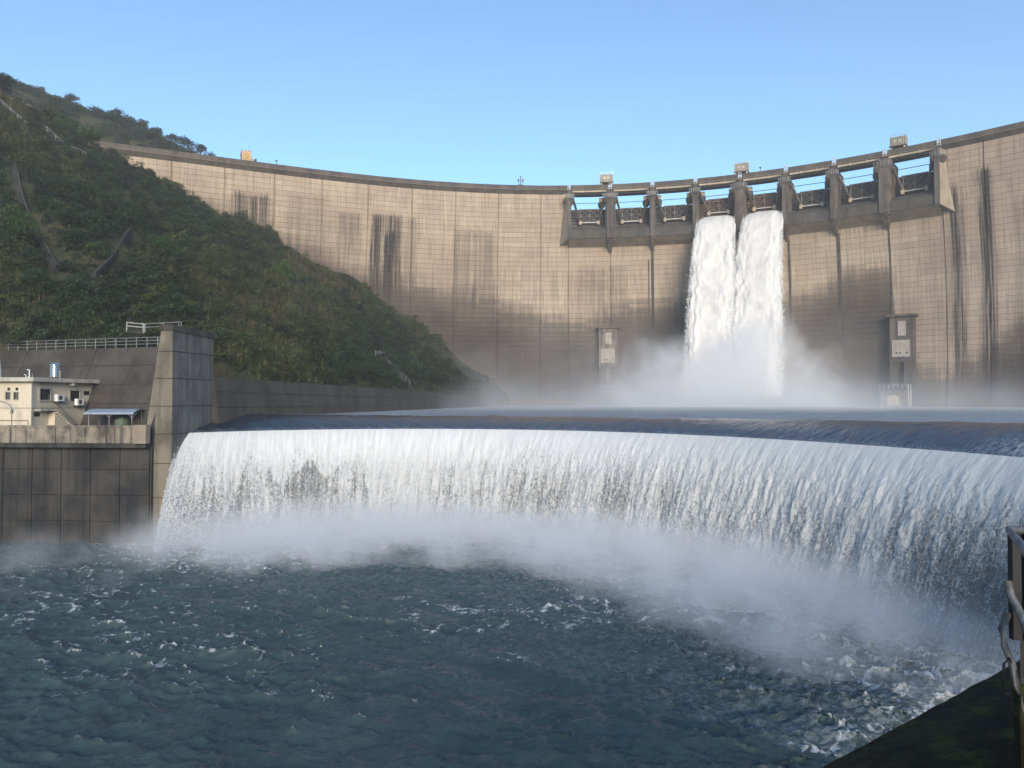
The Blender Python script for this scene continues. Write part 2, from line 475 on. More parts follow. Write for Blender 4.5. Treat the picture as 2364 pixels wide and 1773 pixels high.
def water_crest():
    m = NT('crest_water')
    sp = m.sep(m.attr('sz').outputs['Vector']); s, d = sp[0], sp[1]
    v = m.comb(s, d, 0)
    k = m.noise(m.vmul(m.comb(m.math('SUBTRACT', s, m.math('MULTIPLY', d, 0.5)), d, 0), (0.7, 0.16, 1)), 1, 5, 0.6, 0.4)
    n = m.noise(m.vmul(v, (3.0, 1.2, 1)), 1, 4, 0.6)
    edge = m.map(m.math('ADD', d, m.math('MULTIPLY', k, 2.0)), 10.3, 11.8)
    sp2 = m.math('MULTIPLY', edge, m.map(m.noise(m.vmul(v, (6, 6, 1)), 1, 4, 0.7), 0.5, 0.66))
    # churned strip against the end pier and toward the other bank
    side = m.math('MAXIMUM', m.map(s, -36.5, -43.0), m.map(s, 74.0, 92.0))
    sp2 = m.math('MAXIMUM', sp2, m.math('MULTIPLY', m.math('MULTIPLY', side, m.map(d, 5.0, 8.5)), m.map(n, 0.42, 0.6)))
    c = m.mix(m.map(k, 0.35, 0.7), (0.010, 0.016, 0.028), (0.024, 0.036, 0.055))
    c = m.mix(m.math('MULTIPLY', sp2, 0.8), c, (0.6, 0.66, 0.7))
    aer_mist = m.map(d, 0.5, -7.0)          # aerated water behind the crest, greyed to merge with the mist
    c = m.mix(aer_mist, c, m.mix(m.noise(m.vmul(m.pos(), (0.2, 0.2, 1)), 1, 5, 0.65), (0.12, 0.15, 0.17), (0.34, 0.37, 0.39)))
    b = m.bsdf(c, m.math('MAXIMUM', m.map(sp2, 0, 1, 0.22, 0.8), m.math('MULTIPLY', aer_mist, 0.7)), m.bump(m.math('ADD', m.math('MULTIPLY', k, 1.5), m.math('MULTIPLY', n, 0.5)), 0.35, 0.6), 0, 0.5)
    return m.done(b)
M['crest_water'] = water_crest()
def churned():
    m = NT('churned_misty_water'); p = m.pos()
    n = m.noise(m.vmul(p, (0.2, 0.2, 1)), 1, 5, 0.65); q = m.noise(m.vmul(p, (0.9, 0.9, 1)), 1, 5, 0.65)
    c = m.mix(n, (0.12, 0.15, 0.17), (0.34, 0.37, 0.39))  # grey-white froth, tone also stands in for mist over the pool
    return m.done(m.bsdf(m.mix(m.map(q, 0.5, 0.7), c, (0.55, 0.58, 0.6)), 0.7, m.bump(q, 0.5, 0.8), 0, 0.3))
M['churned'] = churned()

def water_sheet():
    m = NT('falling_sheet')
    sp = m.sep(m.attr('sz').outputs['Vector']); s, d = sp[0], sp[1]      # along lip, metres fallen
    lean = m.math('ADD', s, m.math('MULTIPLY', d, 0.06))
    v = m.comb(lean, d, 0)
    st = m.noise(m.vmul(v, (0.62, 0.045, 1)), 1, 4, 0.65)                 # long ribbons
    st2 = m.noise(m.vmul(v, (2.2, 0.22, 1), (9, 4, 0)), 1, 4, 0.65)
    gr = m.noise(m.vmul(v, (4.6, 3.2, 1)), 1, 3, 0.6, 1.4)               # torn clots
    gr2 = m.noise(m.vmul(v, (2.2, 1.5, 1), (5, 5, 0)), 1, 4, 0.65, 1.0)
    thin = m.attr('thin').outputs['Fac']
    k = m.math('ADD', m.map(d, 0.6, 9.0, 0.0, 0.55, False), m.math('MULTIPLY', thin, 0.9))
    fld = m.math('ADD', m.math('MULTIPLY', m.math('SUBTRACT', gr, 0.5), 1.15), m.math('MULTIPLY', m.math('SUBTRACT', gr2, 0.5), 0.55))
    fld = m.math('ADD', fld, m.math('MULTIPLY', m.math('SUBTRACT', st, 0.5), 0.8))
    fld = m.math('ADD', fld, m.math('MULTIPLY', m.math('SUBTRACT', st2, 0.5), 0.5))
    hole = m.map(m.math('SUBTRACT', m.math('MULTIPLY', k, 0.62), m.math('ADD', fld, 0.34)), -0.05, 0.28)
    c = m.mix(m.map(st2, 0.35, 0.65), (0.64, 0.665, 0.655), (0.79, 0.80, 0.785))
    b = m.bsdf(c, 0.8, m.bump(m.math('ADD', m.math('ADD', m.math('MULTIPLY', gr, 0.7), gr2), m.math('MULTIPLY', st2, 0.9)), 0.5, m.map(d, 0.5, 7.0, 0.18, 0.7)), 0, 0.3)
    tl = m.n('BsdfTranslucent'); m.set(tl.inputs['Color'], (0.8, 0.82, 0.83))
    mx = m.n('MixShader'); mx.inputs[0].default_value = 0.2
    m.t.links.new(b.outputs[0], mx.inputs[1]); m.t.links.new(tl.outputs[0], mx.inputs[2])
    tr = m.n('BsdfTransparent')
    m2 = m.n('MixShader'); m.set(m2.inputs[0], m.math('MULTIPLY', hole, 0.68))
    m.t.links.new(mx.outputs[0], m2.inputs[1]); m.t.links.new(tr.outputs[0], m2.inputs[2])
    return m.done(m2)
M['sheet'] = water_sheet()

def jet_water():
    m = NT('white_jet_water')
    sp = m.sep(m.attr('sz').outputs['Vector'])
    v = m.comb(sp[0], sp[1], 0)
    a = m.noise(m.vmul(v, (0.6, 0.10, 1)), 1, 6, 0.7, 0.6)
    b2 = m.noise(m.vmul(v, (1.6, 0.6, 1)), 1, 5, 0.7, 0.8)
    c = m.mix(m.map(a, 0.35, 0.65), (0.68, 0.67, 0.645), (0.84, 0.83, 0.80))
    b = m.bsdf(c, 0.85, m.bump(m.math('ADD', m.math('MULTIPLY', a, 0.5), b2), 0.6, 0.32), 0, 0.2)
    t = m.n('BsdfTranslucent'); m.set(t.inputs['Color'], (0.85, 0.86, 0.86))
    mx = m.n('MixShader'); mx.inputs[0].default_value = 0.3
    m.t.links.new(b.outputs[0], mx.inputs[1]); m.t.links.new(t.outputs[0], mx.inputs[2])
    return m.done(mx)
M['jet'] = jet_water()
def spray():
    m = NT('spray_drops')
    b = m.bsdf((0.86, 0.88, 0.88), 0.8, spec=0.2)
    t = m.n('BsdfTranslucent'); m.set(t.inputs['Color'], (0.85, 0.87, 0.88))
    mx = m.n('MixShader'); mx.inputs[0].default_value = 0.4
    m.t.links.new(b.outputs[0], mx.inputs[1]); m.t.links.new(t.outputs[0], mx.inputs[2])
    return m.done(mx)
M['spray'] = spray()

# ------------------------------------------------------------------ dam geometry: arch in plan, undercut in section
CX, CY = 5.0, 91.0
PC = [41.92131423755333, -37.12720505543895, -19.448730626467142, 15.926407603158149, 233.6548675522864]
TT = np.linspace(-1.1, 1.15, 3001)
RR = np.polyval(PC, np.clip(TT, -0.82, 0.9))
DX, DY = CX + RR * np.sin(TT), CY + RR * np.cos(TT)
SS = np.r_[0, np.cumsum(np.hypot(np.diff(DX), np.diff(DY)))]
SS -= np.interp(0, TT, SS)
TX, TY = np.gradient(DX, SS), np.gradient(DY, SS)

def dam(s, o, z):
    """point o metres downstream of the parapet line at arc length s"""
    x, y, tx, ty = (float(np.interp(s, SS, q)) for q in (DX, DY, TX, TY))
    l = math.hypot(tx, ty)
    return np.array([x + o * ty / l, y - o * tx / l, z])

def face_o(z):
    return -1.2 - 7.0 * float(sstep((91 - z) / 52)) + 4.0 * float(sstep((18 - z) / 40))

def dhex(b, s0, s1, o0, o1, z0, z1, ns=1):
    """block in dam coordinates; o may be a number or f(z); split along s to follow the arch"""
    g = lambda o, z: o(z) if callable(o) else o
    for i in range(ns):
        a, c = s0 + (s1 - s0) * i / ns, s0 + (s1 - s0) * (i + 1) / ns
        P, Z = [], []
        for z in (z0, z1):
            for (s, o) in ((a, o1), (c, o1), (c, o0), (a, o0)):
                P.append(dam(s, g(o, z), z)); Z.append((s, z))
        b.hexa(P, Z)

SP0, BAY = 20.2, 18.29
SP1 = SP0 + 8 * BAY
JL = [8.0 - 18.9 * k for k in range(0, 11)][::-1] + [SP0]
JR = [SP1, 180.0, 198.6, 217.0]
d0 = dam(73, 0, 0)
DAM = thing('dam', 'tall curved concrete arch dam with gated spillway bays below its crest', 'dam', (float(d0[0]), float(d0[1]), -12.0))

def prof_strip(b, s0, s1, prof, ns):
    """closed section prof [(o, z)] swept along s"""
    m = len(prof)
    P, Z, F = [], [], []
    for i in range(ns + 1):
        s = s0 + (s1 - s0) * i / ns
        for o, z in prof:
            P.append(dam(s, o, z)); Z.append((s, z))
    for i in range(ns):
        for k in range(m):
            a, c = i * m + k, i * m + (k + 1) % m
            F.append((a, c, c + m, a + m))
    F.append(tuple(range(m))[::-1]); F.append(tuple(ns * m + k for k in range(m)))
    b.add(P, F, Z)

# core set back behind the facing blocks
zs = [-14, 0, 12, 24, 36, 48, 60, 69]
def core_prof(top):
    zz = zs + ([78, 86, top] if top > 80 else ([] if top <= 69 else [top]))
    return [(face_o(z) - 0.35, z) for z in zz] + [(-14 if top > 80 else -16, zz[-1]), (-24, 40), (-30, -14)]
b = B(); prof_strip(b, JL[0] - 6, SP0 - 0.5, core_prof(93.0), 40); prof_strip(b, SP0 - 0.5, SP1 + 0.5, core_prof(72.0), 40); prof_strip(b, SP1 + 0.5, JR[-1], core_prof(93.0), 14)
b.build('dam_body', M['core_tint'], DAM)

# facing blocks, one per cast lift and monolith
LIFT = 2.1
cols = list(zip(JL[:-1], JL[1:])) + [(SP0 + k * BAY, SP0 + (k + 1) * BAY) for k in range(8)] + list(zip(JR[:-1], JR[1:]))
def hill_line(s):
    return float(np.interp(s, [-181, -160, -124, -106, -87, -68, -45, -26, -8], [93, 86, 74, 63, 57, 50, 32, 15, 2]))
panels = []
for (a, c) in cols:
    inside = SP0 - 1 < a and c < SP1 + 1
    n = 46
    for k in range(n):
        zt = 91.3 - k * LIFT
        zb = zt - LIFT
        if inside and zt > 69.5: continue
        if inside and zb > 66.5: zt = min(zt, 69.3)
        mid = dam((a + c) / 2, 0, 0)
        vis = 1.0 if zt > hill_line((a + c) / 2) and zb > 2 else 0.05
        u = 1182 + 1700 * mid[0] / mid[1]
        if u > 2420: vis = 0.05
        if 1570 < u < 1830 and zb < 62: vis = 0.1
        panels.append((vis * (c - a) * LIFT / mid[1] ** 2, a, c, zb, zt))
panels.sort(key=lambda q: -q[0])
rest = B()
for i, (_, a, c, zb, zt) in enumerate(panels):
    pr = rng.uniform(-0.03, 0.05)
    b = B() if i < 300 else rest
    g0, g1 = 0.26, 0.26
    half = (a + c) / 2
    dhex(b, a + g0, c - g1, lambda z: face_o(z) - 0.5, lambda z: face_o(z) + pr, zb + 0.045, zt - 0.045, 2)
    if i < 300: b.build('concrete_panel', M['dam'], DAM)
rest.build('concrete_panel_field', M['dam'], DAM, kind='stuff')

# crest parapet with its sloping soffit, one length per monolith
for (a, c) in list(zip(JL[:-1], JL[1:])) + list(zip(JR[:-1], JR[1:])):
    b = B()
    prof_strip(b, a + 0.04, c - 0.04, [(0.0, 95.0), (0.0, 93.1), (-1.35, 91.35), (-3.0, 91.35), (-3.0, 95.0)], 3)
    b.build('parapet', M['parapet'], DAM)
    b = B(); dhex(b, a, c, -1.5, 0.16, 92.98, 93.14, 3)
    b.build('drip_edge', M['joint'], DAM)
b = B(); prof_strip(b, JL[0] - 16, JR[-1], [(-3.05, 93.6), (-3.05, 93.0), (-11, 93.0), (-11, 93.6)], 60)
b.build('crest_road', M['parapet'], DAM)

# ---- spillway bays
def pier_half(k): return 2.15 if k in (1, 4, 7) else 1.25
for k in range(9):
    s = SP0 + k * BAY
    h = pier_half(k)
    b = B()
    if k in (0, 8):
        sg = -1 if k == 0 else 1
        # end pier: outer side flares out toward its foot
        P, Z = [], []
        for (zz, fl) in ((68.6, 3.4), (91.2, 0.9)):
            o_in = face_o(zz) - 0.2
            q = [(s - sg * 1.0, 3.0), (s + sg * 0.7, 3.0), (s + sg * (0.7 + fl), o_in), (s - sg * 1.0, o_in - 8)]
            if sg < 0: q = [q[1], q[0], q[3], q[2]]
            for (ss, oo) in q:
                zq = zz + (2.2 if (zz < 70 and oo == 3.0) else 0)
                P.append(dam(ss, oo, zq)); Z.append((ss, zq))
        b.hexa(P, Z)
        p = b.build('end_pier', M['flare'], DAM)
        b = B(); dhex(b, s - 1.0, s + 0.7 if sg > 0 else s + 1.0, 2.9, 3.25, 70.9, 92.0)
        if sg < 0:
            b = B(); dhex(b, s - 0.7, s + 1.0, 2.9, 3.25, 70.9, 92.0)
        b.build('pier_nose', M['piernose'], p)
    else:
        dhex(b, s - h, s + h, -12, 2.2, 70.0, 91.0)
        p = b.build('pier', M['pier'], DAM)
        b = B()
        P, Z = [], []
        for z in (70.6, 91.0):
            for (ss, oo) in ((s - h * 0.72, 3.3), (s + h * 0.72, 3.3), (s + h + 0.04, 2.0), (s - h - 0.04, 2.0)):
                P.append(dam(ss, oo, z)); Z.append((ss, z))
        b.hexa(P, Z)
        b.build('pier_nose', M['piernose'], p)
        # corbel wedge carried down to the dam face
        b = B()
        P = [dam(s - 0.35, face_o(65) - 0.1, 65.0), dam(s + 0.35, face_o(65) - 0.1, 65.0), dam(s + 0.35, face_o(65) - 0.4, 66), dam(s - 0.35, face_o(65) - 0.4, 66),
             dam(s - h * 0.7, 3.2, 71.0), dam(s + h * 0.7, 3.2, 71.0), dam(s + h * 0.7, face_o(70) - 0.3, 72), dam(s - h * 0.7, face_o(70) - 0.3, 72)]
        b.hexa(P); b.build('pier_corbel', M['pier'], p)
        # grooves on the pier flanks
        for oo in (-1.5, -3.6, -6.0):
            b = B(); dhex(b, s - h - 0.14, s + h + 0.14, oo - 0.45, oo, 76.5, 90.4); b.build('gate_guide', M['piernose'], p)
    # service platform with rail
    b = B(); dhex(b, s - h - 1.1, s + h + 1.1, -2.5, 3.6, 88.0, 88.5)
    pf = b.build('service_platform', M['piernose'], DAM)
    b = B()
    P = [dam(s - h - 0.1, 2.6, 86.2), dam(s + h + 0.1, 2.6, 86.2), dam(s + h + 0.1, -2, 86.2), dam(s - h - 0.1, -2, 86.2),
         dam(s - h - 1.0, 3.5, 88.0), dam(s + h + 1.0, 3.5, 88.0), dam(s + h + 1.0, -2.4, 88.0), dam(s - h - 1.0, -2.4, 88.0)]
    b.hexa(P); b.build('platform_bracket', M['piernose'], pf)
    b = B()
    e = h + 1.05
    for zz in (89.0, 89.6, 90.1):
        b.beam(dam(s - e, 3.5, zz), dam(s + e, 3.5, zz), 0.09)
    for q in np.linspace(-e, e, 6): b.beam(dam(s + q, 3.5, 88.4), dam(s + q, 3.5, 90.1), 0.09)
    b.build('platform_rail', M['rail_grey'], pf)
    # post carrying the deck, capped by a pale ladder cage
    b = B(); dhex(b, s - 0.75, s + 0.75, -3.0, 0.6, 88.5, 93.6); b.build('deck_post', M['piernose'], DAM)
    b = B()
    for q in (-0.55, 0.55): b.beam(dam(s + q, 0.75, 92.6), dam(s + q, 0.75, 95.5), 0.2)
    for zz in np.arange(93.0, 95.6, 0.6): b.beam(dam(s - 0.55, 0.75, zz), dam(s + 0.55, 0.75, zz), 0.16)
    b.build('ladder', M['pale_steel'], DAM)

for k in range(8):
    a, c = SP0 + k * BAY, SP0 + (k + 1) * BAY
    ha, hc = pier_half(k), pier_half(k + 1)
    g0, g1 = a + ha + 0.1, c - hc - 0.1
    mid = (a + c) / 2
    # overhanging sill
    b = B()
    prof_strip(b, a + 0.05, c - 0.05, [(2.6, 70.75), (2.6, 74.6), (-2.0, 77.0), (-7.0, 77.6), (-14.0, 74.0), (-14, 70.8)], 4)
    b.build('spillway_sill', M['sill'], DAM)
    b = B()
    prof_strip(b, a + 0.06, c - 0.06, [(2.3, 70.7), (face_o(68.3) - 0.3, 67.9), (face_o(68.3) - 0.9, 70.7)], 4)
    b.build('sill_soffit', M['flare'], DAM)
    # deck between the posts: fascia, cream pipe, dark girders
    b = B(); dhex(b, a + 0.85, c - 0.85, -0.6, 0.25, 92.4, 95.0, 3); fa = b.build('deck_fascia', M['parapet'], DAM)
    b = B(); dhex(b, a + 0.8, c - 0.8, -0.2, 0.42, 93.0, 93.15, 3); b.build('fascia_ledge', M['joint'], fa)
    b = B()
    b.tube([dam(a + 1.6 + (c - a - 3.2) * q / 5, 0.75, 91.85) for q in range(6)], 0.42, 8)
    pp = b.build('service_pipe', M['pipe'], DAM, smooth=True)
    for q in (0.33, 0.66):
        b = B(); dhex(b, a + (c - a) * q - 0.15, a + (c - a) * q + 0.15, 0.0, 1.25, 91.35, 92.45); b.build('pipe_bracket', M['pipe'], pp)
    for oo in (-0.3, -2.4, -4.5):
        b = B(); dhex(b, a + 0.5, c - 0.5, oo - 0.35, oo, 90.9, 92.6, 2); b.build('girder', M['girder'], DAM)
    b = B(); dhex(b, a + 0.5, c - 0.5, -6.0, -0.6, 92.6, 93.2, 3); b.build('deck_slab', M['girder'], DAM)
    # radial gate
    lifted = 1.3 if k in (3, 4) else 0.0
    zz = np.linspace(77.6, 86.0, 7) + lifted
    go = lambda z: -6.6 - 0.035 * (z - 80 - lifted) ** 2
    b = B()
    for i in range(6): dhex(b, g0, g1, lambda z: go(z) - 0.15, go, zz[i], zz[i + 1], 2)
    gate = b.build('spillway_gate', M['rib_rust'] if k in (3, 4) else M['steel_dark'], DAM)
    for i, z in enumerate(np.linspace(78.1, 85.7, 7) + lifted):
        b = B(); dhex(b, g0, g1, go(z), go(z) + 0.55, z - 0.13, z + 0.13, 2)
        b.build('gate_rib', M['steel'] if i in (0, 6) else M['steel_dark'], gate)
    L, Rr = mid - 4.0, mid + 4.0
    zt, zb = 85.2 + lifted, 79.3 + lifted
    of = -4.6
    def bar(p, q, wd, name, mt='steel'):
        bb = B(); bb.beam(p, q, wd); bb.build(name, M[mt], gate)
    for sv in (L, mid, Rr): bar(dam(sv, of, zb - 0.4), dam(sv, of, zt + 0.3), 0.42, 'gate_stanchion')
    bar(dam(L - 0.4, of, zt), dam(Rr + 0.4, of, zt), 0.45, 'gate_girder')
    bar(dam(L - 0.6, of + 0.3, zb), dam(Rr + 0.6, of + 0.3, zb), 0.42, 'gate_girder', 'pale_steel')
    zm = (zt + zb) / 2
    for (x0, x1) in ((L, mid), (mid, Rr)):
        bar(dam(x0, of, zb), dam(x1, of, zm), 0.24, 'gate_brace'); bar(dam(x1, of, zb), dam(x0, of, zm), 0.24, 'gate_brace')
        bar(dam(x0, of, zm), dam(x1, of, zt), 0.24, 'gate_brace'); bar(dam(x1, of, zm), dam(x0, of, zt), 0.24, 'gate_brace')
        bar(dam(x0, of, zm), dam(x1, of, zm), 0.2, 'gate_brace')
    for sg, sv, pv in ((-1, L, g0 + 0.5), (1, Rr, g1 - 0.5)):
        bb = B(); bb.beam(dam(pv, 1.0, 88.3), dam(sv, of + 0.3, 79.6 + lifted), 0.7, 0.95); bb.build('gate_arm', M['piernose'], gate)
        bb = B(); dhex(bb, sv - 0.55, sv + 0.55, of - 0.2, of + 1.0, 78.3 + lifted, 80.1 + lifted); bb.build('bearing_block', M['cream_block'], gate)
    # hoists beside the piers and the tie rod across the bay
    for q, sv in ((1, g1 - 1.6), (-1, g0 + 1.0)):
        if q < 0 and k not in (2, 3, 4): continue
        b = B(); c0 = dam(sv, -5.2, 0)
        b.lathe((c0[0], c0[1], 85.6 + 0.0), [(0.9, 0), (1.5, 0.9), (1.6, 2.2), (1.2, 2.9)], 10)
        hb = b.build('hoist', M['steel_dark'], DAM)
        b = B(); dhex(b, sv - 1.1, sv + 1.1, -6.2, -4.0, 88.4, 90.2); b.build('hoist_housing', M['cream_block'], hb)
    b = B(); b.beam(dam(g0, -5.0, 88.15), dam(g1, -5.0, 88.15), 0.22); b.build('tie_rod', M['steel_dark'], DAM)

# dark drain strips running down the face below the piers
for sv, wd, z1 in ((SP0 + 2 * BAY - 0.3, 1.15, 66.5), (SP0 + 6 * BAY + 0.4, 1.3, 66.5), (SP0 + 5 * BAY + 0.2, 0.8, 66.5), (SP0 + 7 * BAY + 0.2, 0.5, 66.5)):
    b = B()
    zq = np.linspace(z1, -4, 15)
    for i in range(14): dhex(b, sv - wd / 2, sv + wd / 2, lambda z: face_o(z) - 0.3, lambda z: face_o(z) + 0.22, zq[i + 1], zq[i])
    b.build('drain_strip', M['sill'], DAM)
b = B()
for i, z in enumerate(np.linspace(62, 10, 14)):
    z2 = z - 52 / 13
    if i < 13: dhex(b, SP0 + 2 * BAY - 2.1, SP0 + 2 * BAY - 1.7, lambda q: face_o(q), lambda q: face_o(q) + 0.35, z2, z)
b.build('drain_pipe', M['sill'], DAM)

# ------------------------------------------------------------------ things on the crest
def cabin(k, ds, label):
    s = SP0 + k * BAY + ds
    p0 = dam(s, -3, 95)
    t = thing('hoist_cabin', label, 'cabin', tuple(map(float, (p0[0], p0[1], 95.0))), 'cabins standing on the spillway crest')
    b = B(); dhex(b, s - 2.7, s + 2.7, -5.0, -1.2, 96.6, 99.9); wl = b.build('wall', M['cabin'], t)
    for q in np.linspace(-2.4, 2.4, 9):
        b = B(); dhex(b, s + q - 0.06, s + q + 0.06, -1.25, -1.12, 96.8, 99.7); b.build('cladding_seam', M['pier'], wl)
    b = B(); dhex(b, s - 2.9, s + 2.9, -5.2, -1.0, 96.2, 96.6); b.build('floor_slab', M['piernose'], t)
    for q in (-2.3, 2.3):
        for oo in (-4.6, -1.6):
            b = B(); dhex(b, s + q - 0.3, s + q + 0.3, oo - 0.3, oo + 0.3, 93.7, 96.2); b.build('leg', M['pale_steel'], t)
    b = B(); dhex(b, s - 1.3, s - 0.3, -1.2, -1.08, 97.7, 98.8); dhex(b, s + 0.3, s + 1.3, -1.2, -1.08, 97.7, 98.8); b.build('shutter', M['roofslab'], wl)
    b = B()
    cs = [(s - 2.65, -4.95), (s + 2.65, -4.95), (s + 2.65, -1.25), (s - 2.65, -1.25)]
    for i in range(4):
        for zz in (100.45, 100.95): b.beam(dam(*cs[i], zz), dam(*cs[(i + 1) % 4], zz), 0.08)
        b.beam(dam(*cs[i], 99.9), dam(*cs[i], 101.0), 0.1)
    b.build('roof_rail', M['galv'], t)
cabin(1, -1.6, 'small grey cabin with roof rail on the crest, left of the falling water jets')
cabin(4, 0.4, 'small grey cabin with roof rail on the crest, right above the falling water jets')
cabin(7, 4.2, 'small streaked cabin on stilts on the crest, beside the plain wall of the dam')

p0 = dam(-116.2, -2, 95)
EB = thing('emblem_block', 'square stone block with a round gold flower emblem on the dam crest', 'emblem', tuple(map(float, p0)))
b = B(); dhex(b, -118.0, -114.4, -7.5, -1.0, 93.6, 99.0); b.build('block', M['stone'], EB)
b = B(); dhex(b, -118.1, -114.3, -7.6, -0.9, 99.0, 99.25); b.build('cap', M['stone'], EB)
def petal(r0, amp, wd, depth, n=60):
    b = B(); P, F = [], []
    for i in range(n):
        a = 2 * math.pi * i / n
        rr = r0 * (1 - amp + amp * abs(math.cos(2.5 * (a - math.pi / 2))) ** 0.8)
        for q in (rr - wd / 2, rr + wd / 2):
            for o in (-1.0, -1.0 + depth):
                P.append(dam(-116.2 + q * math.cos(a), o, 96.95 + q * math.sin(a)))
    for i in range(n):
        j = (i + 1) % n
        q = [4 * i, 4 * i + 1, 4 * i + 3, 4 * i + 2]; e = [4 * j, 4 * j + 1, 4 * j + 3, 4 * j + 2]
        for t in range(4): F.append((q[t], q[(t + 1) % 4], e[(t + 1) % 4], e[t]))
    return b.add(P, F)
petal(1.5, 0.05, 0.2, 0.2).build('emblem_ring', M['gold'], EB)
petal(1.05, 0.22, 0.13, 0.24).build('emblem_flower', M['gold'], EB)
b = B()
for q in (-0.32, 0.32):
    b.beam(dam(-116.2 + q, -0.86, 96.3), dam(-116.2 + q * 0.7, -0.86, 97.6), 0.2)
b.beam(dam(-116.2, -0.86, 96.1), dam(-116.2, -0.86, 97.5), 0.16)
b.build('emblem_strokes', M['gold'], EB)
b = B(); b.beam(dam(-115.0, -4, 99.2), dam(-115.0, -4, 102.4), 0.09); b.build('rod', M['steel_dark'], EB)
for i, sv in enumerate((-113.2, -112.2)):
    b = B(); dhex(b, sv - 0.4, sv + 0.35, -8.5, -6.2, 95.6, 98.5 - 0.5 * i); b.build('equipment_box', M['white'] if i == 0 else M['steel_dark'], EB)

s = 0.5
p0 = dam(s - 1.5, -2, 95)
AN = thing('antenna_mast', 'slim antenna mast with paired panels rising from the dam crest', 'antenna', tuple(map(float, p0)))
s = s - 1.5
b = B(); b.beam(dam(s, -2, 93.6), dam(s, -2, 99.8), 0.45); b.build('mast', M['steel'], AN)
for q in (-0.95, 0.95):
    b = B(); b.beam(dam(s + q, -2, 93.6), dam(s + q, -2, 98.2), 0.2); b.build('stay', M['steel'], AN)
    b = B(); dhex(b, s + q - 0.35, s + q + 0.35, -2.3, -1.8, 97.2, 98.3); b.build('panel', M['steel'], AN)
b = B(); dhex(b, s - 1.1, s + 1.1, -2.2, -1.8, 95.0, 95.8); b.build('crossbar', M['steel_dark'], AN)
for sv, hh, nm in ((-104.7, 2.0, 'small floodlight pole on the crest near the emblem block'), (101.5, 2.2, 'small floodlight pole on the crest above the water jets')):
    q = dam(sv, -1.5, 95)
    t = thing('floodlight_pole', nm, 'pole', tuple(map(float, q)))
    b = B(); b.beam(dam(sv, -1.5, 93.6), dam(sv, -1.5, 95 + hh), 0.16); b.build('pole', M['steel_dark'], t)
    b = B(); dhex(b, sv - 0.5, sv + 0.3, -1.8, -1.2, 95 + hh - 0.4, 95 + hh); b.build('lamp_head', M['steel_dark'], t)

# outlet towers clinging to the face
def tower(s, label, low):
    f = lambda z: face_o(z) - 0.3
    q = dam(s, 0, 0)
    t = thing('outlet_tower', label, 'tower', (float(q[0]), float(q[1]), 0.0), 'outlet towers on the dam face')
    b = B(); dhex(b, s - 4.0, s + 4.0, f, lambda z: face_o(z) + 4.2, 5, 31.6); wl = b.build('wall', M['pier'] if not low else M['piernose'], t)
    b = B(); dhex(b, s - 5.0, s + 5.0, f, lambda z: face_o(z) + 5.2, 31.6, 32.5); b.build('roof_slab', M['piernose'], t)
    b = B(); dhex(b, s - 3.4, s + 3.0, lambda z: face_o(z) + 4.0, lambda z: face_o(z) + 4.3, 17, 30.4); b.build('recess', M['piernose'], wl)
    b = B(); dhex(b, s - 1.2, s + 1.5, lambda z: face_o(z) + 4.2, lambda z: face_o(z) + 4.5, 23.6, 29.8); b.build('pale_door', M['cabin'], wl)
    b = B(); dhex(b, s - 3.2, s + 2.9, lambda z: face_o(z) + 4.2, lambda z: face_o(z) + 5.1, 16.2, 22.6); b.build('hoist_box', M['cabin'], wl)
    for q2 in (-1.6, -0.4, 1.9):
        b = B(); dhex(b, s + q2 - 0.2, s + q2 + 0.2, lambda z: face_o(z) + 5.0, lambda z: face_o(z) + 5.3, 17.4, 18.0); b.build('vent', M['recess'], wl)
    for q2 in (-3.6, 1.2):
        b = B(); dhex(b, s + q2, s + q2 + 2.6, lambda z: face_o(z) + 4.2, lambda z: face_o(z) + 6.4, 5, 14.6); b.build('buttress', M['sill'], t)
    if not low: return
    b = B(); dhex(b, s - 6.3, s + 2.8, f, lambda z: face_o(z) + 9.0, -8, 3.2); hb = b.build('valve_house', M['pier'], t)
    b = B(); dhex(b, s - 6.7, s + 3.2, f, lambda z: face_o(z) + 9.5, 3.2, 4.0); b.build('valve_roof', M['piernose'], hb)
    b = B()
    P = []
    for o in (9.0, 9.35):
        for (dx, z) in [(-2.2, -4.0), (1.9, -4.0), (1.9, 0.2)] + [(-0.15 + 2.05 * math.cos(a), 0.2 + 1.5 * math.sin(a)) for a in np.linspace(0.3, math.pi - 0.3, 6)] + [(-2.2, 0.2)]:
            P.append(dam(s - 1.6 + dx, face_o(0) + o, z))
    n = len(P) // 2
    b.add(P, [tuple(range(n))[::-1], tuple(range(n, 2 * n))] + [(i, (i + 1) % n, n + (i + 1) % n, n + i) for i in range(n)])
    b.build('arched_shutter', M['cream_block'], hb)
    b = B()
    for zz in (4.9, 5.6): b.beam(dam(s - 6.5, face_o(4) + 9.2, zz), dam(s + 3.0, face_o(4) + 9.2, zz), 0.1)
    for q2 in np.linspace(-6.5, 3.0, 7): b.beam(dam(s + q2, face_o(4) + 9.2, 4.0), dam(s + q2, face_o(4) + 9.2, 5.6), 0.1)
    b.build('roof_rail', M['galv'], hb)
    b = B()
    for q2 in (3.4, 4.2): b.beam(dam(s + q2, face_o(0) + 8.6, -5), dam(s + q2, face_o(0) + 8.6, 5.6), 0.16)
    for zz in np.arange(-4, 5.6, 0.8): b.beam(dam(s + 3.4, face_o(0) + 8.6, zz), dam(s + 4.2, face_o(0) + 8.6, zz), 0.1)
    b.build('ladder', M['galv'], hb)
tower(37.4, 'concrete outlet tower fading into the mist left of the water jets', False)
tower(152.5, 'concrete outlet tower above a valve house with an arched shutter', True)

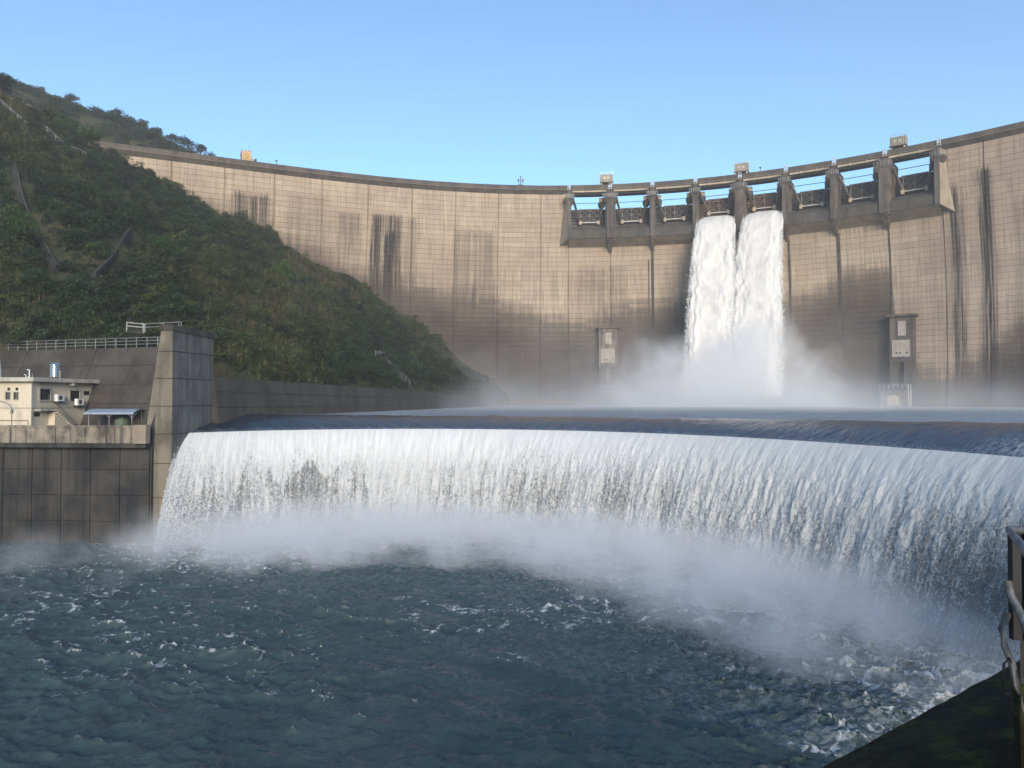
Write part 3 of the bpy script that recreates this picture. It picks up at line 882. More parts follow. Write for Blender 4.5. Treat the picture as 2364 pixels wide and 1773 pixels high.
# ------------------------------------------------------------------ ground, hills, far forest
def toe_x(y): return -7.0 - 0.19 * (300 - y)
GP = [-30, 0, 20, 39, 57, 90, 143, 170, 260]
GZ = [0, 2.5, 15, 32, 46, 62, 93, 106, 150]
def hill_z(x, y):
    p = toe_x(y) - x
    near = np.interp(p, [-30, 0, 40, 90, 143, 200, 260], [0, 2.5, 27, 57, 92, 120, 150])
    far = np.interp(p, GP, GZ)
    z = near + (far - near) * sstep((y - 170) / 110)
    front = 8.0 + 0.92 * (y - 121)
    z2 = np.where(p > 2, front, 99)
    k = 7.0
    hmix = np.clip(0.5 + 0.5 * (z2 - z) / k, 0, 1)
    z = z2 * (1 - hmix) + z * hmix - k * hmix * (1 - hmix)
    amp = np.clip((z - 3) / 12, 0, 1)
    z = z + amp * (5.6 * fbm(x * 0.05, y * 0.05, 3.3, 3) + 2.2 * fbm(x * 0.17, y * 0.17, 7.7, 3))
    return z
ys = np.linspace(120.5, 330, 150); ps = np.linspace(-1, 210, 150)
YY, PP = np.meshgrid(ys, ps, indexing='ij')
XX = toe_x(YY) - PP
HZ = hill_z(XX, YY)
HZ = HZ - 60 * sstep((np.hypot(XX - CX, YY - CY) - np.interp(np.arctan2(XX - CX, YY - CY), TT, RR) - 5) / 14)
HZ[:, 0] = -5.0; HZ[0, :] = -6.0
o = grid_mesh('hillside', np.stack([XX, YY, HZ], -1), M['soil']); tag(o, kind='structure')

# far wooded ridge upstream, and an unseen ridge behind the viewer, added to shade the gorge
def far_z(x, y):
    top = np.interp(x, [-700, -420, -292, -235, -205, -178, -166, -150, -120, -60], [250, 222, 182, 160, 149, 134, 119, 102, 80, 40])
    z = top * sstep((y - 300) / 130) + 30
    z = np.minimum(z, top + 0.05 * (y - 430)) + 5 * fbm(x * 0.02, y * 0.02, 1.5, 3)
    return z
xs = np.linspace(-700, -60, 90); yy = np.linspace(305, 620, 50)
XX, YY = np.meshgrid(xs, yy, indexing='ij')
o = grid_mesh('wooded_ridge', np.stack([XX, YY, far_z(XX, YY) - 1.2], -1), M['soil']); tag(o, kind='structure')

def ridge_z(x, y):
    d = -y
    top = 36 + 6 * fbm(x * 0.008, 0.0, 4.4, 3)
    return -30 + (top + 30) * sstep((d - 45) / 185) + 5 * fbm(x * 0.03, y * 0.03, 2.2, 3)
xs = np.linspace(-900, 900, 90); yy = np.linspace(-45, -420, 30)
XX, YY = np.meshgrid(xs, yy, indexing='ij')
o = grid_mesh('unseen_shade_ridge', np.stack([XX, YY, ridge_z(XX, YY)], -1)[::-1], M['soil']); tag(o, kind='structure')

# ------------------------------------------------------------------ vegetation
def leaf_tris(C, size, aspect=0.55, bias=None):
    n = len(C)
    d = rng.normal(size=(n, 3)); d /= np.linalg.norm(d, axis=1, keepdims=True)
    if bias is not None: d = d + bias; d /= np.linalg.norm(d, axis=1, keepdims=True)
    e = np.cross(d, rng.normal(size=(n, 3))); e /= np.linalg.norm(e, axis=1, keepdims=True)
    sz = np.asarray(size).reshape(-1, 1) * rng.uniform(0.6, 1.3, (n, 1))
    return np.stack([C - d * sz * 0.5 + e * sz * aspect * 0.5, C - d * sz * 0.5 - e * sz * aspect * 0.5, C + d * sz * 0.6], 1)

PAL = np.array([(0.034, 0.052, 0.021), (0.022, 0.038, 0.019), (0.050, 0.066, 0.025), (0.060, 0.066, 0.028), (0.084, 0.078, 0.038), (0.060, 0.082, 0.026)])

def dome_clump(cen, rad, K, leaf, colr, flat=0.75):
    n = len(cen)
    d = rng.normal(size=(n, K, 3)); d /= np.linalg.norm(d, axis=2, keepdims=True)
    d[..., 2] = np.abs(d[..., 2]) * flat + rng.uniform(-0.12, 0.0, (n, K))
    r = rng.uniform(0.55, 1.05, (n, K, 1)) * rad[:, None, None]
    P = cen[:, None, :] + d * r
    T = leaf_tris(P.reshape(-1, 3), np.repeat(leaf, K))
    sh = rng.uniform(0.65, 1.35, (n, K, 1))
    return T, (colr[:, None, :] * sh).reshape(-1, 3)

def tuft(cen, hgt, K, colr):
    n = len(cen)
    a = rng.uniform(0, 2 * math.pi, (n, K)); lean = rng.uniform(0.1, 0.75, (n, K)) * hgt[:, None]
    base = cen[:, None, :] + np.stack([np.cos(a), np.sin(a), np.zeros_like(a)], -1) * 0.35
    tip = base + np.stack([np.cos(a) * lean, np.sin(a) * lean, hgt[:, None] * rng.uniform(0.6, 1.1, (n, K))], -1)
    mid = (base + tip) / 2 + np.array([0, 0, 0.22]) * hgt[:, None, None]
    wv = np.stack([-np.sin(a), np.cos(a), np.zeros_like(a)], -1) * 0.10
    T1 = np.stack([base - wv, base + wv, mid], 2).reshape(-1, 3, 3)
    T2 = np.stack([mid - wv * 0.8, mid + wv * 0.8, tip], 2).reshape(-1, 3, 3)
    sh = rng.uniform(0.6, 1.35, (n, K, 1)); cc = (colr[:, None, :] * sh).reshape(-1, 3)
    return np.concatenate([T1, T2]), np.concatenate([cc, cc * 1.15])

# candidate positions over the slope the valley can see
n = 30000
y = 121.5 + (318 - 121.5) * rng.uniform(0, 1, n) ** 1.15
p = rng.uniform(0.8, 172, n)
x = toe_x(y) - p
sd = np.interp(np.arctan2(x - CX, y - CY), TT, RR)
ok = (np.hypot(x - CX, y - CY) < sd + 4) & (x > -0.78 * y - 12)
PATHS = [[(-157, 223), (-148.6, 223.5), (-143.8, 226.3), (-138.9, 227.3), (-132.4, 226.6)], [(-35.1, 236.5), (-38.6, 211), (-33.6, 206.1), (-28.0, 197.5)],
         [(-58.5, 129.5), (-62.9, 125.6), (-65.3, 124.6)], [(-121.9, 178.4), (-108.4, 161.9), (-99.8, 152.5), (-94.2, 147.4), (-86.9, 139.9)], [(-79.6, 139.4), (-82.7, 151.9), (-88.7, 170.2)]]
for path in PATHS:
    for (ax_, ay_), (bx_, by_) in zip(path[:-1], path[1:]):
        L2 = (bx_ - ax_) ** 2 + (by_ - ay_) ** 2
        f_ = np.clip(((x - ax_) * (bx_ - ax_) + (y - ay_) * (by_ - ay_)) / L2, 0, 1)
        dd_ = np.hypot(x - ax_ - f_ * (bx_ - ax_), y - ay_ - f_ * (by_ - ay_))
        # a strip is kept cut, wider on the valley side
        ok &= ~((dd_ < 1.3) | ((dd_ < 2.4) & (x > ax_ + f_ * (bx_ - ax_))))
x, y = x[ok], y[ok]
z = hill_z(x, y)
sel = fbm(x * 0.03, y * 0.03, 11.0, 3) + 0.35 * rng.normal(size=len(x)) * 0.6
sel = sel - 0.08 + 0.22 * sstep((z - 50) / 40)
ci = np.where(sel < -0.14, 1, np.where(sel < 0.08, 0, np.where(sel < 0.24, 2, np.where(sel < 0.42, 3, 4))))
ci = np.where(rng.uniform(size=len(x)) < 0.05, 5, ci)
base = PAL[ci] * rng.uniform(0.55, 1.55, (len(x), 1))
C3 = np.stack([x, y, z], -1)
grass = np.isin(ci, (3, 4)) | (rng.uniform(size=len(x)) < 0.12)
parts_T, parts_C = [], []
g = np.where(~grass)[0]
rad = rng.uniform(0.7, 1.25, len(g)) * (1 + 1.3 * rng.uniform(0, 1, len(g)) ** 4) * (1 + 0.35 * sstep((y[g] - 180) / 120))
T, Cc = dome_clump(C3[g], rad, 42, 0.42 + 0.14 * sstep((y[g] - 170) / 130), base[g]); parts_T.append(T); parts_C.append(Cc)
g = np.where(grass)[0]
T, Cc = tuft(C3[g], rng.uniform(1.0, 2.6, len(g)), 16, base[g]); parts_T.append(T); parts_C.append(Cc)
big_ = np.where((~np.isin(ci, (3, 4))) & (rng.uniform(size=len(x)) < 0.10))[0]
br = rng.uniform(1.2, 2.2, len(big_)) * (1 + 0.9 * rng.uniform(0, 1, len(big_)) ** 3)
for dz_, kq in ((0.5, 0.9), (1.4, 0.75), (2.1, 0.5)):
    off = rng.normal(0, 0.45, (len(big_), 3)) * br[:, None]; off[:, 2] = dz_ * br * 0.45
    T, Cc = dome_clump(C3[big_] + off, br * kq, 90, np.full(len(big_), 0.5), base[big_] * rng.uniform(0.7, 1.25, (len(big_), 1)), 0.9); parts_T.append(T); parts_C.append(Cc)
o = soup('hillside_shrubs', np.concatenate(parts_T), np.concatenate(parts_C), M['leaf'])
tag(o, 'mixed shrubs and tall grass covering the steep slope beside the dam', 'vegetation', kind='stuff')

def tree(name, label, base, ht, cr, tint, group=None, leafs=900, lsz=0.5, sq=0.8):
    t = thing(name, label, 'tree', tuple(map(float, base)), group)
    bx, by, bz = base
    b = B()
    b.tube([(bx, by, bz - 1.0), (bx + 0.1, by, bz + ht * 0.35), (bx - 0.1, by + 0.1, bz + ht * 0.7)], [0.06 * ht ** 0.8, 0.045 * ht ** 0.8, 0.02 * ht ** 0.8], 7)
    for q in range(5):
        a = q * 1.3 + bx
        b.tube([(bx, by, bz + ht * (0.32 + 0.06 * q)), (bx + math.cos(a) * cr * 0.6, by + math.sin(a) * cr * 0.6, bz + ht * (0.5 + 0.07 * q))], [0.022 * ht ** 0.8, 0.01 * ht ** 0.8], 5)
    b.build('trunk', M['bark'], t)
    nl = 11
    d = rng.normal(size=(nl, 3)); d /= np.linalg.norm(d, axis=1, keepdims=True)
    lob = np.array([bx, by, bz + ht * 0.64]) + d * np.array([cr * 0.62, cr * 0.62, cr * 0.62 * sq]) * rng.uniform(0.6, 1.1, (nl, 1))
    lob = np.concatenate([lob, [[bx, by, bz + ht * 0.7]]])
    T, Cc = dome_clump(lob, rng.uniform(0.4, 0.62, len(lob)) * cr, leafs // len(lob), np.full(len(lob), lsz), np.tile(tint, (len(lob), 1)) * rng.uniform(0.75, 1.3, (len(lob), 1)), 1.0)
    soup('crown', T, Cc, M['leaf'], t)
    return t
def on_hill(x, y): return (x, y, float(hill_z(np.array([x]), np.array([y]))[0]) - 0.3)
tree('round_tree', 'round green tree standing against the far end of the dam wall', on_hill(-143.5, 248), 9, 4.6, (0.050, 0.082, 0.024), leafs=1500, lsz=0.6)
tree('bright_tree', 'bright yellow green bush standing out on the middle of the slope', on_hill(-64.5, 208), 6, 3.6, (0.075, 0.135, 0.028), leafs=1300, lsz=0.45)
tree('leafy_tree', 'leafy green tree low on the slope beside the drain channel', on_hill(-96.8, 142.8), 6.5, 4.4, (0.040, 0.090, 0.022), leafs=1700, lsz=0.42)
tree('leafy_tree', 'dark bushy tree below the zigzag steps on the slope', on_hill(-86, 133.5), 5.0, 3.6, (0.024, 0.052, 0.018), leafs=1300, lsz=0.42)
tree('dark_tree', 'tall dark tree at the end of the road ledge high on the bank', (-178, 254, 101.0), 13, 5.2, (0.014, 0.026, 0.016), leafs=1500, lsz=0.7)
for i, (hx, hy, hh, cr2, tn, lb) in enumerate((
    (-31, 236, 4.0, 2.6, (0.055, 0.10, 0.024), 'small bright bush above the lower steps near the mist'),
    (-91, 268, 5.5, 3.2, (0.020, 0.042, 0.018), 'dark bush leaning against the dam wall midway down the slope'),
    (-119, 276, 5.5, 3.2, (0.026, 0.05, 0.02), 'dark bush beside the highest black streaks on the dam'),
    (-76, 160, 5.0, 3.2, (0.030, 0.065, 0.02), 'dense green bush on the slope above the railed retaining wall'))):
    tree('slope_bush', lb, on_hill(hx, hy), hh, cr2, tn, leafs=900, lsz=0.45)

# far wood: one mass, with the crowns that break the skyline as trees of their own
n = 2300
x = rng.uniform(-335, -125, n); y = 303 + 147 * rng.uniform(0, 1, n)
z = far_z(x, y)
ok = (x / y > -0.80) & (z > 55) & (np.hypot(x - CX, y - CY) > np.interp(np.arctan2(x - CX, y - CY), TT, RR) + 16)
x, y, z = x[ok], y[ok], z[ok]
rad = rng.uniform(3.0, 5.5, len(x))
tn = np.array([(0.018, 0.036, 0.020), (0.024, 0.046, 0.022), (0.032, 0.052, 0.022)])[rng.integers(0, 3, len(x))] * rng.uniform(0.7, 1.3, (len(x), 1))
T, Cc = dome_clump(np.stack([x, y, z], -1), rad, 170, np.full(len(x), 0.95), tn, 0.9)
o = soup('far_wood', T, Cc, M['leaf']); tag(o, 'dense dark green wood on the ridge behind the dam', 'forest', kind='stuff')
for i, tx in enumerate((-281, -262, -246, -236, -229, -221, -213, -205, -198, -191, -185, -179, -173)):
    ty = 433 + (i * 37 % 9)
    tree('skyline_tree', 'dark evergreen tree breaking the skyline of the wooded ridge', (tx, ty, float(far_z(np.array([tx]), np.array([ty]))[0]) + 0.5),
         8.5 + (i * 53 % 7) * 0.7, 4.0 + (i * 31 % 5) * 0.35, (0.018, 0.034, 0.018), 'trees along the skyline of the ridge', 700, 0.85)

# ------------------------------------------------------------------ left bank works
def wall_strip(name, mat, pts, label, cat, courses, joint=0.12, thick=1.2, parent=None, seg=6.0):
    """battered wall made of separate cast slabs; pts: (x, y, ztop, zbot, batter) at each plan point"""
    t = thing(name, label, cat, (pts[0][0], pts[0][1], pts[0][3]))
    for (x0, y0, zt0, zb0, bt), (x1, y1, zt1, zb1, _) in zip(pts[:-1], pts[1:]):
        L = math.hypot(x1 - x0, y1 - y0); nx, ny = (y1 - y0) / L, -(x1 - x0) / L
        m = max(1, round(L / seg))
        for i in range(m):
            for c in range(courses):
                P = []
                for cz in (0, 1):
                    for (ii, th) in ((0, 0), (1, 0), (1, thick), (0, thick)):
                        a = (i + ii) / m + (joint / L / 2 if ii == 0 else -joint / L / 2)
                        fz = (c + cz) / courses + (joint * 0.5 if cz == 0 else -joint * 0.5) / (zt0 - zb0)
                        zt, zb = zt0 + (zt1 - zt0) * a, zb0 + (zb1 - zb0) * a
                        zz = zb + (zt - zb) * fz
                        out = bt * (zt - zz) - th + rr_j[(i * 7 + c * 3) % 11] * 0.03
                        P.append((x0 + (x1 - x0) * a + nx * out, y0 + (y1 - y0) * a + ny * out, zz))
                B().hexa(P).build('cast_slab', mat, t)
    # backing behind the joints
    b = B()
    for (x0, y0, zt0, zb0, bt), (x1, y1, zt1, zb1, _) in zip(pts[:-1], pts[1:]):
        L = math.hypot(x1 - x0, y1 - y0); nx, ny = (y1 - y0) / L, -(x1 - x0) / L
        P = []
        for f in (0, 1):
            for (xx, yy_, zt, zb, o1) in ((x0, y0, zt0, zb0, -0.1), (x1, y1, zt1, zb1, -0.1), (x1, y1, zt1, zb1, -thick - 1), (x0, y0, zt0, zb0, -thick - 1)):
                zz = zb + (zt - zb - 0.06) * f
                ou = bt * (zt - zz) + o1
                P.append((xx + nx * ou, yy_ + ny * ou, zz))
        b.hexa(P)
    b.build('wall_core', M['bankwall'], t)
    return t
rr_j = [random.uniform(-1, 1) for _ in range(11)]

wall_strip('retaining_wall', M['bankwall2'], [(-92, 123.5, 8.0, -6.5, 0.45), (-51.5, 111.5, 8.1, -6.5, 0.45)], 'dark sloping retaining wall with a railing along its top behind the house', 'wall', 5, 0.16, 1.2, None, 14)
wall_strip('training_wall', M['bankwall'], [(-43.5, 107.5, 3.4, -3.5, 0.12), (-25.5, 202, 2.2, -3.5, 0.12), (-5, 309, 0.6, -3.5, 0.12)], 'long dark training wall along the foot of the slope behind the weir', 'wall', 3, 0.14, 1.4, None, 16)
# railing along the retaining wall
def railing(name, label, pts, hgt=1.1, rails=3, gap=2.2, r=0.045, mat='galv', group=None):
    t = thing(name, label, 'railing', tuple(map(float, pts[0])), group)
    for a, c in zip(pts[:-1], pts[1:]):
        a, c = np.array(a, float), np.array(c, float)
        L = np.linalg.norm(c - a); m = max(1, round(L / gap))
        for i in range(m + 1):
            q = a + (c - a) * i / m
            b = B(); b.tube([q, q + (0, 0, hgt)], r, 6); b.build('post', M[mat], t)
        for k in range(rails):
            hh = hgt * (k + 1) / rails
            b = B(); b.tube([a + (0, 0, hh), c + (0, 0, hh)], r, 6); b.build('rail', M[mat], t)
    return t
railing('wall_railing', 'long grey three bar railing on top of the dark retaining wall', [(-91, 124.0, 8.0), (-52.6, 112.6, 8.1)], 1.5, 3, 2.0, 0.06, 'rail_grey')

# weir end pier
t = thing('end_pier', 'tall streaked concrete end pier at the edge of the weir overflow', 'pier', (-45.5, 102, -19))
HP = 9.9
b = B()
def pier_hex(b, z0, z1):
    L = lambda z: -46.5 - 0.145 * (HP - z)
    b.hexa([(L(z0), 98.2 - 0.02 * (HP - z0), z0), (-45.2, 98.0, z0), (-43.9, 107.6, z0), (L(z0) + 0.6, 108.0, z0),
            (L(z1), 98.2 - 0.02 * (HP - z1), z1), (-45.2, 98.0, z1), (-43.9, 107.6, z1), (L(z1) + 0.6, 108.0, z1)])
pier_hex(b, -19.5, HP - 0.7); b.build('pier_core', M['bankwall'], t)
zc = [-19.5, -13, -8.5, -4.6, -0.9, 2.8, 6.4, 9.25]
for i in range(len(zc) - 1):
    z0, z1 = zc[i] + 0.05, zc[i + 1] - 0.05
    L = lambda z: -46.5 - 0.145 * (HP - z)
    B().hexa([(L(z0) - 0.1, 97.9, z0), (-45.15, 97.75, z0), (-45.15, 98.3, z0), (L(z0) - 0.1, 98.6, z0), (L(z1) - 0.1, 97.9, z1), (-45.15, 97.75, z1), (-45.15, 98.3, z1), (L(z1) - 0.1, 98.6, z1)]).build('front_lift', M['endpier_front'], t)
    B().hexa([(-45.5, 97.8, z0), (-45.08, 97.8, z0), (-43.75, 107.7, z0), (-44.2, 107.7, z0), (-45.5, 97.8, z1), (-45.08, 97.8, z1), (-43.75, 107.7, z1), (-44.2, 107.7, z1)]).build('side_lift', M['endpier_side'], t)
B().hexa([(-46.8, 97.6, 9.2), (-44.95, 97.6, 9.2), (-43.45, 108.1, 8.9), (-46.5, 108.1, 8.9), (-46.8, 97.6, 9.95), (-44.95, 97.6, 9.95), (-43.45, 108.1, 9.65), (-46.5, 108.1, 9.65)]).build('cap', M['quaydark'], t)
railing('pier_railing', 'short pale railing at the head of the weir end pier', [(-47.3, 99.3, 8.6), (-46.1, 98.6, 8.6)], 1.2, 3, 0.6, 0.04, 'galv')

# platform with parapet in front of the house
pl = thing('quay_platform', 'stained concrete platform and quay wall standing in the river below the house', 'quay', (-62, 98, -19))
qa, qb = (-84.0, 98.2), (-47.6, 95.6)
n = 9
for i in range(n):
    f0, f1 = i / n, (i + 1) / n
    x0, y0 = qa[0] + (qb[0] - qa[0]) * f0 + 0.05, qa[1] + (qb[1] - qa[1]) * f0
    x1, y1 = qa[0] + (qb[0] - qa[0]) * f1 - 0.05, qa[1] + (qb[1] - qa[1]) * f1
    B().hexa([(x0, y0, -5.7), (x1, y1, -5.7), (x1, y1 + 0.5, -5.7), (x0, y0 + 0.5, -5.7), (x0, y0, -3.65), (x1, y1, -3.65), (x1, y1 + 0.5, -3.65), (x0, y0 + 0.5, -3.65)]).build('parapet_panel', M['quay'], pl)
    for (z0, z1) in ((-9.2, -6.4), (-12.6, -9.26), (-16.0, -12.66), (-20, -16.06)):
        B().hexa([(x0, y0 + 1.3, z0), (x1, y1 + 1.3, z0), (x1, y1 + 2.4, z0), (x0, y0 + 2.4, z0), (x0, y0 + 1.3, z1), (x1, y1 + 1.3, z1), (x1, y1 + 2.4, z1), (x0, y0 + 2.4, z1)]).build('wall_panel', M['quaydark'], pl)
B().hexa([(qa[0], qa[1] - 0.12, -3.65), (qb[0], qb[1] - 0.12, -3.65), (qb[0], qb[1] + 0.62, -3.65), (qa[0], qa[1] + 0.62, -3.65), (qa[0], qa[1] - 0.12, -3.4), (qb[0], qb[1] - 0.12, -3.4), (qb[0], qb[1] + 0.62, -3.4), (qa[0], qa[1] + 0.62, -3.4)]).build('coping', M['quay'], pl)
B().hexa([(qa[0], qa[1] + 0.1, -6.3), (qb[0], qb[1] + 0.1, -6.3), (-47.8, 118, -6.3), (qa[0], 124, -6.3), (qa[0], qa[1] + 0.1, -5.75), (qb[0], qb[1] + 0.1, -5.75), (-47.8, 118, -5.75), (qa[0], 124, -5.75)]).build('deck', M['quaydark'], pl)
B().hexa([(qa[0], qa[1] + 1.6, -20), (qb[0] + 0.1, qb[1] + 1.6, -20), (-47.6, 110, -20), (qa[0], 118, -20), (qa[0], qa[1] + 1.6, -6.3), (qb[0] + 0.1, qb[1] + 1.6, -6.3), (-47.6, 110, -6.3), (qa[0], 118, -6.3)]).build('core', M['bankwall'], pl)
B().bx(-48.9, -47.3, 95.2, 96.4, -5.72, -3.3).build('corner_block', M['flare'], pl)

# ------------------------------------------------------------------ house on the platform
HX, HY, HZ0, HZ1 = -65.6, 100.6, -5.75, 3.0
h = thing('house', 'cream two storey flat roofed house with outside stairs on the platform', 'house', (HX, HY, HZ0))
b = B(); b.bx(-80, HX, HY, 113.4, HZ0, HZ1 - 0.55); wl = b.build('wall', M['cream'], h)
b = B(); b.bx(-81, HX + 1.0, HY - 0.9, 114.8, HZ1 - 0.55, HZ1); b.build('roof', M['roofslab'], h)
for yy_ in (107.2, 113.0):
    b = B(); b.bx(HX, HX + 0.9, yy_, yy_ + 0.35, HZ1 - 1.0, HZ1 - 0.55); b.build('roof_bracket', M['roofslab'], h)
b = B(); b.bx(HX, HX + 0.05, HY, 113.4, -1.25, -1.1); b.bx(-80, HX, HY - 0.05, HY, -1.25, -1.1); b.build('floor_band', M['roofslab'], h)
def win_side(y0, y1, z0, z1, nm='window'):           # on the long side wall
    b = B(); x = HX + 0.003
    b.bx(x, x + 0.10, y0 - 0.18, y1 + 0.18, z0 - 0.18, z0); b.bx(x, x + 0.10, y0 - 0.18, y1 + 0.18, z1, z1 + 0.18)
    b.bx(x, x + 0.10, y0 - 0.18, y0, z0, z1); b.bx(x, x + 0.10, y1, y1 + 0.18, z0, z1)
    f = b.build(nm, M['roofslab'], h)
    b = B(); b.bx(HX - 0.2, HX + 0.02, y0, y1, z0, z1); b.build('pane', M['glass'], f)
    b = B(); ym = (y0 + y1) / 2
    b.bx(x, x + 0.06, ym - 0.06, ym + 0.06, z0, z1); b.build('mullion', M['recess'], f)
    return f
def win_front(x0, x1, z0, z1, nm='window', dark='glass'):
    b = B(); y_ = HY - 0.003
    b.bx(x0 - 0.1, x1 + 0.1, y_ - 0.1, y_, z0 - 0.1, z0); b.bx(x0 - 0.1, x1 + 0.1, y_ - 0.1, y_, z1, z1 + 0.1)
    b.bx(x0 - 0.1, x0, y_ - 0.1, y_, z0, z1); b.bx(x1, x1 + 0.1, y_ - 0.1, y_, z0, z1)
    f = b.build(nm, M['roofslab'], h)
    b = B(); b.bx(x0, x1, HY - 0.02, HY + 0.2, z0, z1); b.build('pane', M[dark], f)
    b = B(); b.bx((x0 + x1) / 2 - 0.03, (x0 + x1) / 2 + 0.03, y_ - 0.05, y_, z0, z1); b.build('mullion', M['roofslab'], f)
win_side(102.0, 103.9, -0.05, 1.45); win_side(107.7, 109.6, -0.25, 1.30)
b = B(); b.bx(HX - 0.1, HX + 0.03, 110.5, 111.7, 0.65, 1.25); b.build('vent_opening', M['recess'], wl)
b = B(); b.bx(HX - 0.1, HX + 0.03, 101.0, 102.0, -2.35, -1.8); b.build('vent_opening', M['recess'], wl)
b = B(); b.bx(HX - 0.1, HX + 0.03, 108.6, 109.2, -4.4, -3.7); b.build('vent_opening', M['recess'], wl)
b = B(); b.bx(HX - 0.1, HX + 0.03, 109.6, 111.0, -5.7, -4.2); b.build('door', M['recess'], h)
for xx in (-69.2, -67.95, -71.4):
    win_front(xx - 0.32, xx + 0.32, -0.0, 0.98); 
    b = B(); b.bx(xx - 0.1, xx + 0.28, HY - 0.03, HY + 0.1, 1.22, 1.62); b.build('vent_opening', M['recess'], wl)
win_front(-69.3, -68.4, -4.3, -3.65)
# outside stair along the side wall
st = B()
N = 14
for i in range(N):
    y0 = 103.6 + i * 0.42; z1 = -1.35 - i * 0.31
    st.bx(HX + 0.02, HX + 1.1, y0, y0 + 0.42, z1 - 0.32, z1)
sto = st.build('stair', M['cream'], h)
b = B(); b.bx(HX + 0.02, HX + 1.1, 100.9, 103.6, -1.6, -1.35); b.build('landing', M['roofslab'], h)
B().hexa([(HX + 0.03, 103.6, -5.7), (HX + 1.02, 103.6, -5.7), (HX + 1.02, 109.2, -5.7), (HX + 0.03, 109.2, -5.7),
          (HX + 0.03, 103.6, -1.75), (HX + 1.02, 103.6, -1.75), (HX + 1.02, 109.2, -5.65), (HX + 0.03, 109.2, -5.65)]).build('stair_wall', M['cream'], h)
b = B()
xr = HX + 1.05
b.tube([(xr, 100.9, -0.4), (xr, 103.6, -0.4), (xr, 109.4, -4.7)], 0.035, 5)
for q in np.arange(100.9, 103.6, 0.27): b.tube([(xr, q, -1.35), (xr, q, -0.4)], 0.018, 4)
for q in np.arange(103.6, 109.4, 0.33):
    zz = -0.4 - (q - 103.6) * 4.3 / 5.8
    b.tube([(xr, q, zz - 0.98), (xr, q, zz)], 0.018, 4)
b.build('stair_rail', M['steel_dark'], h)
b = B(); b.tube([(HX + 0.25, 100.35, -4), (HX + 0.25, 100.35, 3.6)], 0.07, 6); b.build('downpipe', M['rail_grey'], h)
b = B(); b.tube([(HX - 1.2, 101.5, 2.7), (HX - 1.2, 101.5, 4.1), (HX - 1.55, 101.5, 4.1)], 0.07, 6)
b.tube([(HX - 2.6, 102.5, 2.7), (HX - 2.6, 102.5, 3.4), (HX - 2.9, 102.5, 3.5)], 0.05, 6); b.tube([(HX - 2.6, 102.5, 3.1), (HX - 1.2, 101.5, 3.1)], 0.05, 6); b.build('roof_pipe', M['white'], h)
b = B()
for q in np.linspace(-68.2, -65.7, 9): b.tube([(q, 99.2, -4.6), (q, 99.2, -3.5)], 0.03, 4)
b.tube([(-68.2, 99.2, -3.5), (-65.7, 99.2, -3.5)], 0.05, 5); b.tube([(-68.2, 99.2, -4.6), (-65.7, 99.2, -4.6)], 0.05, 5)
b.bx(-68.2, -65.7, 99.2, 100.6, -4.75, -4.6)
b.build('balcony', M['steel'], h)
b = B(); b.tube([(-74, HY - 0.15, -2.85), (HX - 0.4, HY - 0.15, -2.85), (HX - 0.4, HY - 0.15, -3.4)], 0.06, 5); b.build('wall_pipe', M['cream_block'], h)

def ac_unit(y0, z0, label):
    t = thing('air_conditioner', label, 'air conditioner', (HX + 0.5, y0, z0))
    b = B(); b.bx(HX + 0.25, HX + 0.75, y0, y0 + 1.35, z0, z0 + 0.95); c = b.build('case', M['white'], t)
    b = B(); P = [(HX + 0.757, y0 + 0.6 + 0.36 * math.cos(a), z0 + 0.48 + 0.36 * math.sin(a)) for a in np.linspace(0, 2 * math.pi, 16, endpoint=False)]
    b.add(P, [tuple(range(16))]); b.build('fan_grille', M['steel'], c)
    b = B(); b.bx(HX + 0.1, HX + 0.9, y0 + 0.06, y0 + 1.0, z0 + 0.02, z0 + 0.93)
    b = B(); b.bx(HX, HX + 0.8, y0 + 0.1, y0 + 0.18, z0 - 0.25, z0 - 0.01); b.bx(HX, HX + 0.8, y0 + 1.15, y0 + 1.23, z0 - 0.25, z0 - 0.01); b.build('bracket', M['steel_dark'], t)
ac_unit(104.4, -0.25, 'white air conditioner on the house wall beside the large upper window')
ac_unit(108.3, -0.85, 'white air conditioner hung below the far upper window of the house')

t = thing('water_tank', 'shiny ribbed steel water tank on the house roof', 'tank', (-64.7 - 1.6, 105.6, HZ1))
pr = []
for i in range(7):
    z = 0.25 + i * 0.27
    pr += [(0.66, z), (0.70, z + 0.05), (0.66, z + 0.1)]
b = B(); b.lathe((-66.3, 105.6, HZ1), [(0.6, 0.2)] + pr + [(0.62, 2.1), (0.35, 2.32), (0.1, 2.36)], 24); b.build('shell', M['tank'], t, smooth=True)
b = B()
for q in (0.6, 2.2, 3.7, 5.3): b.tube([(-66.3 + 0.55 * math.cos(q), 105.6 + 0.55 * math.sin(q), HZ1), (-66.3 + 0.55 * math.cos(q), 105.6 + 0.55 * math.sin(q), HZ1 + 0.4)], 0.04, 5)
b.tube([(-65.5, 105.6, HZ1), (-65.5, 105.6, HZ1 + 1.2)], 0.05, 5); b.build('stand', M['galv'], t)

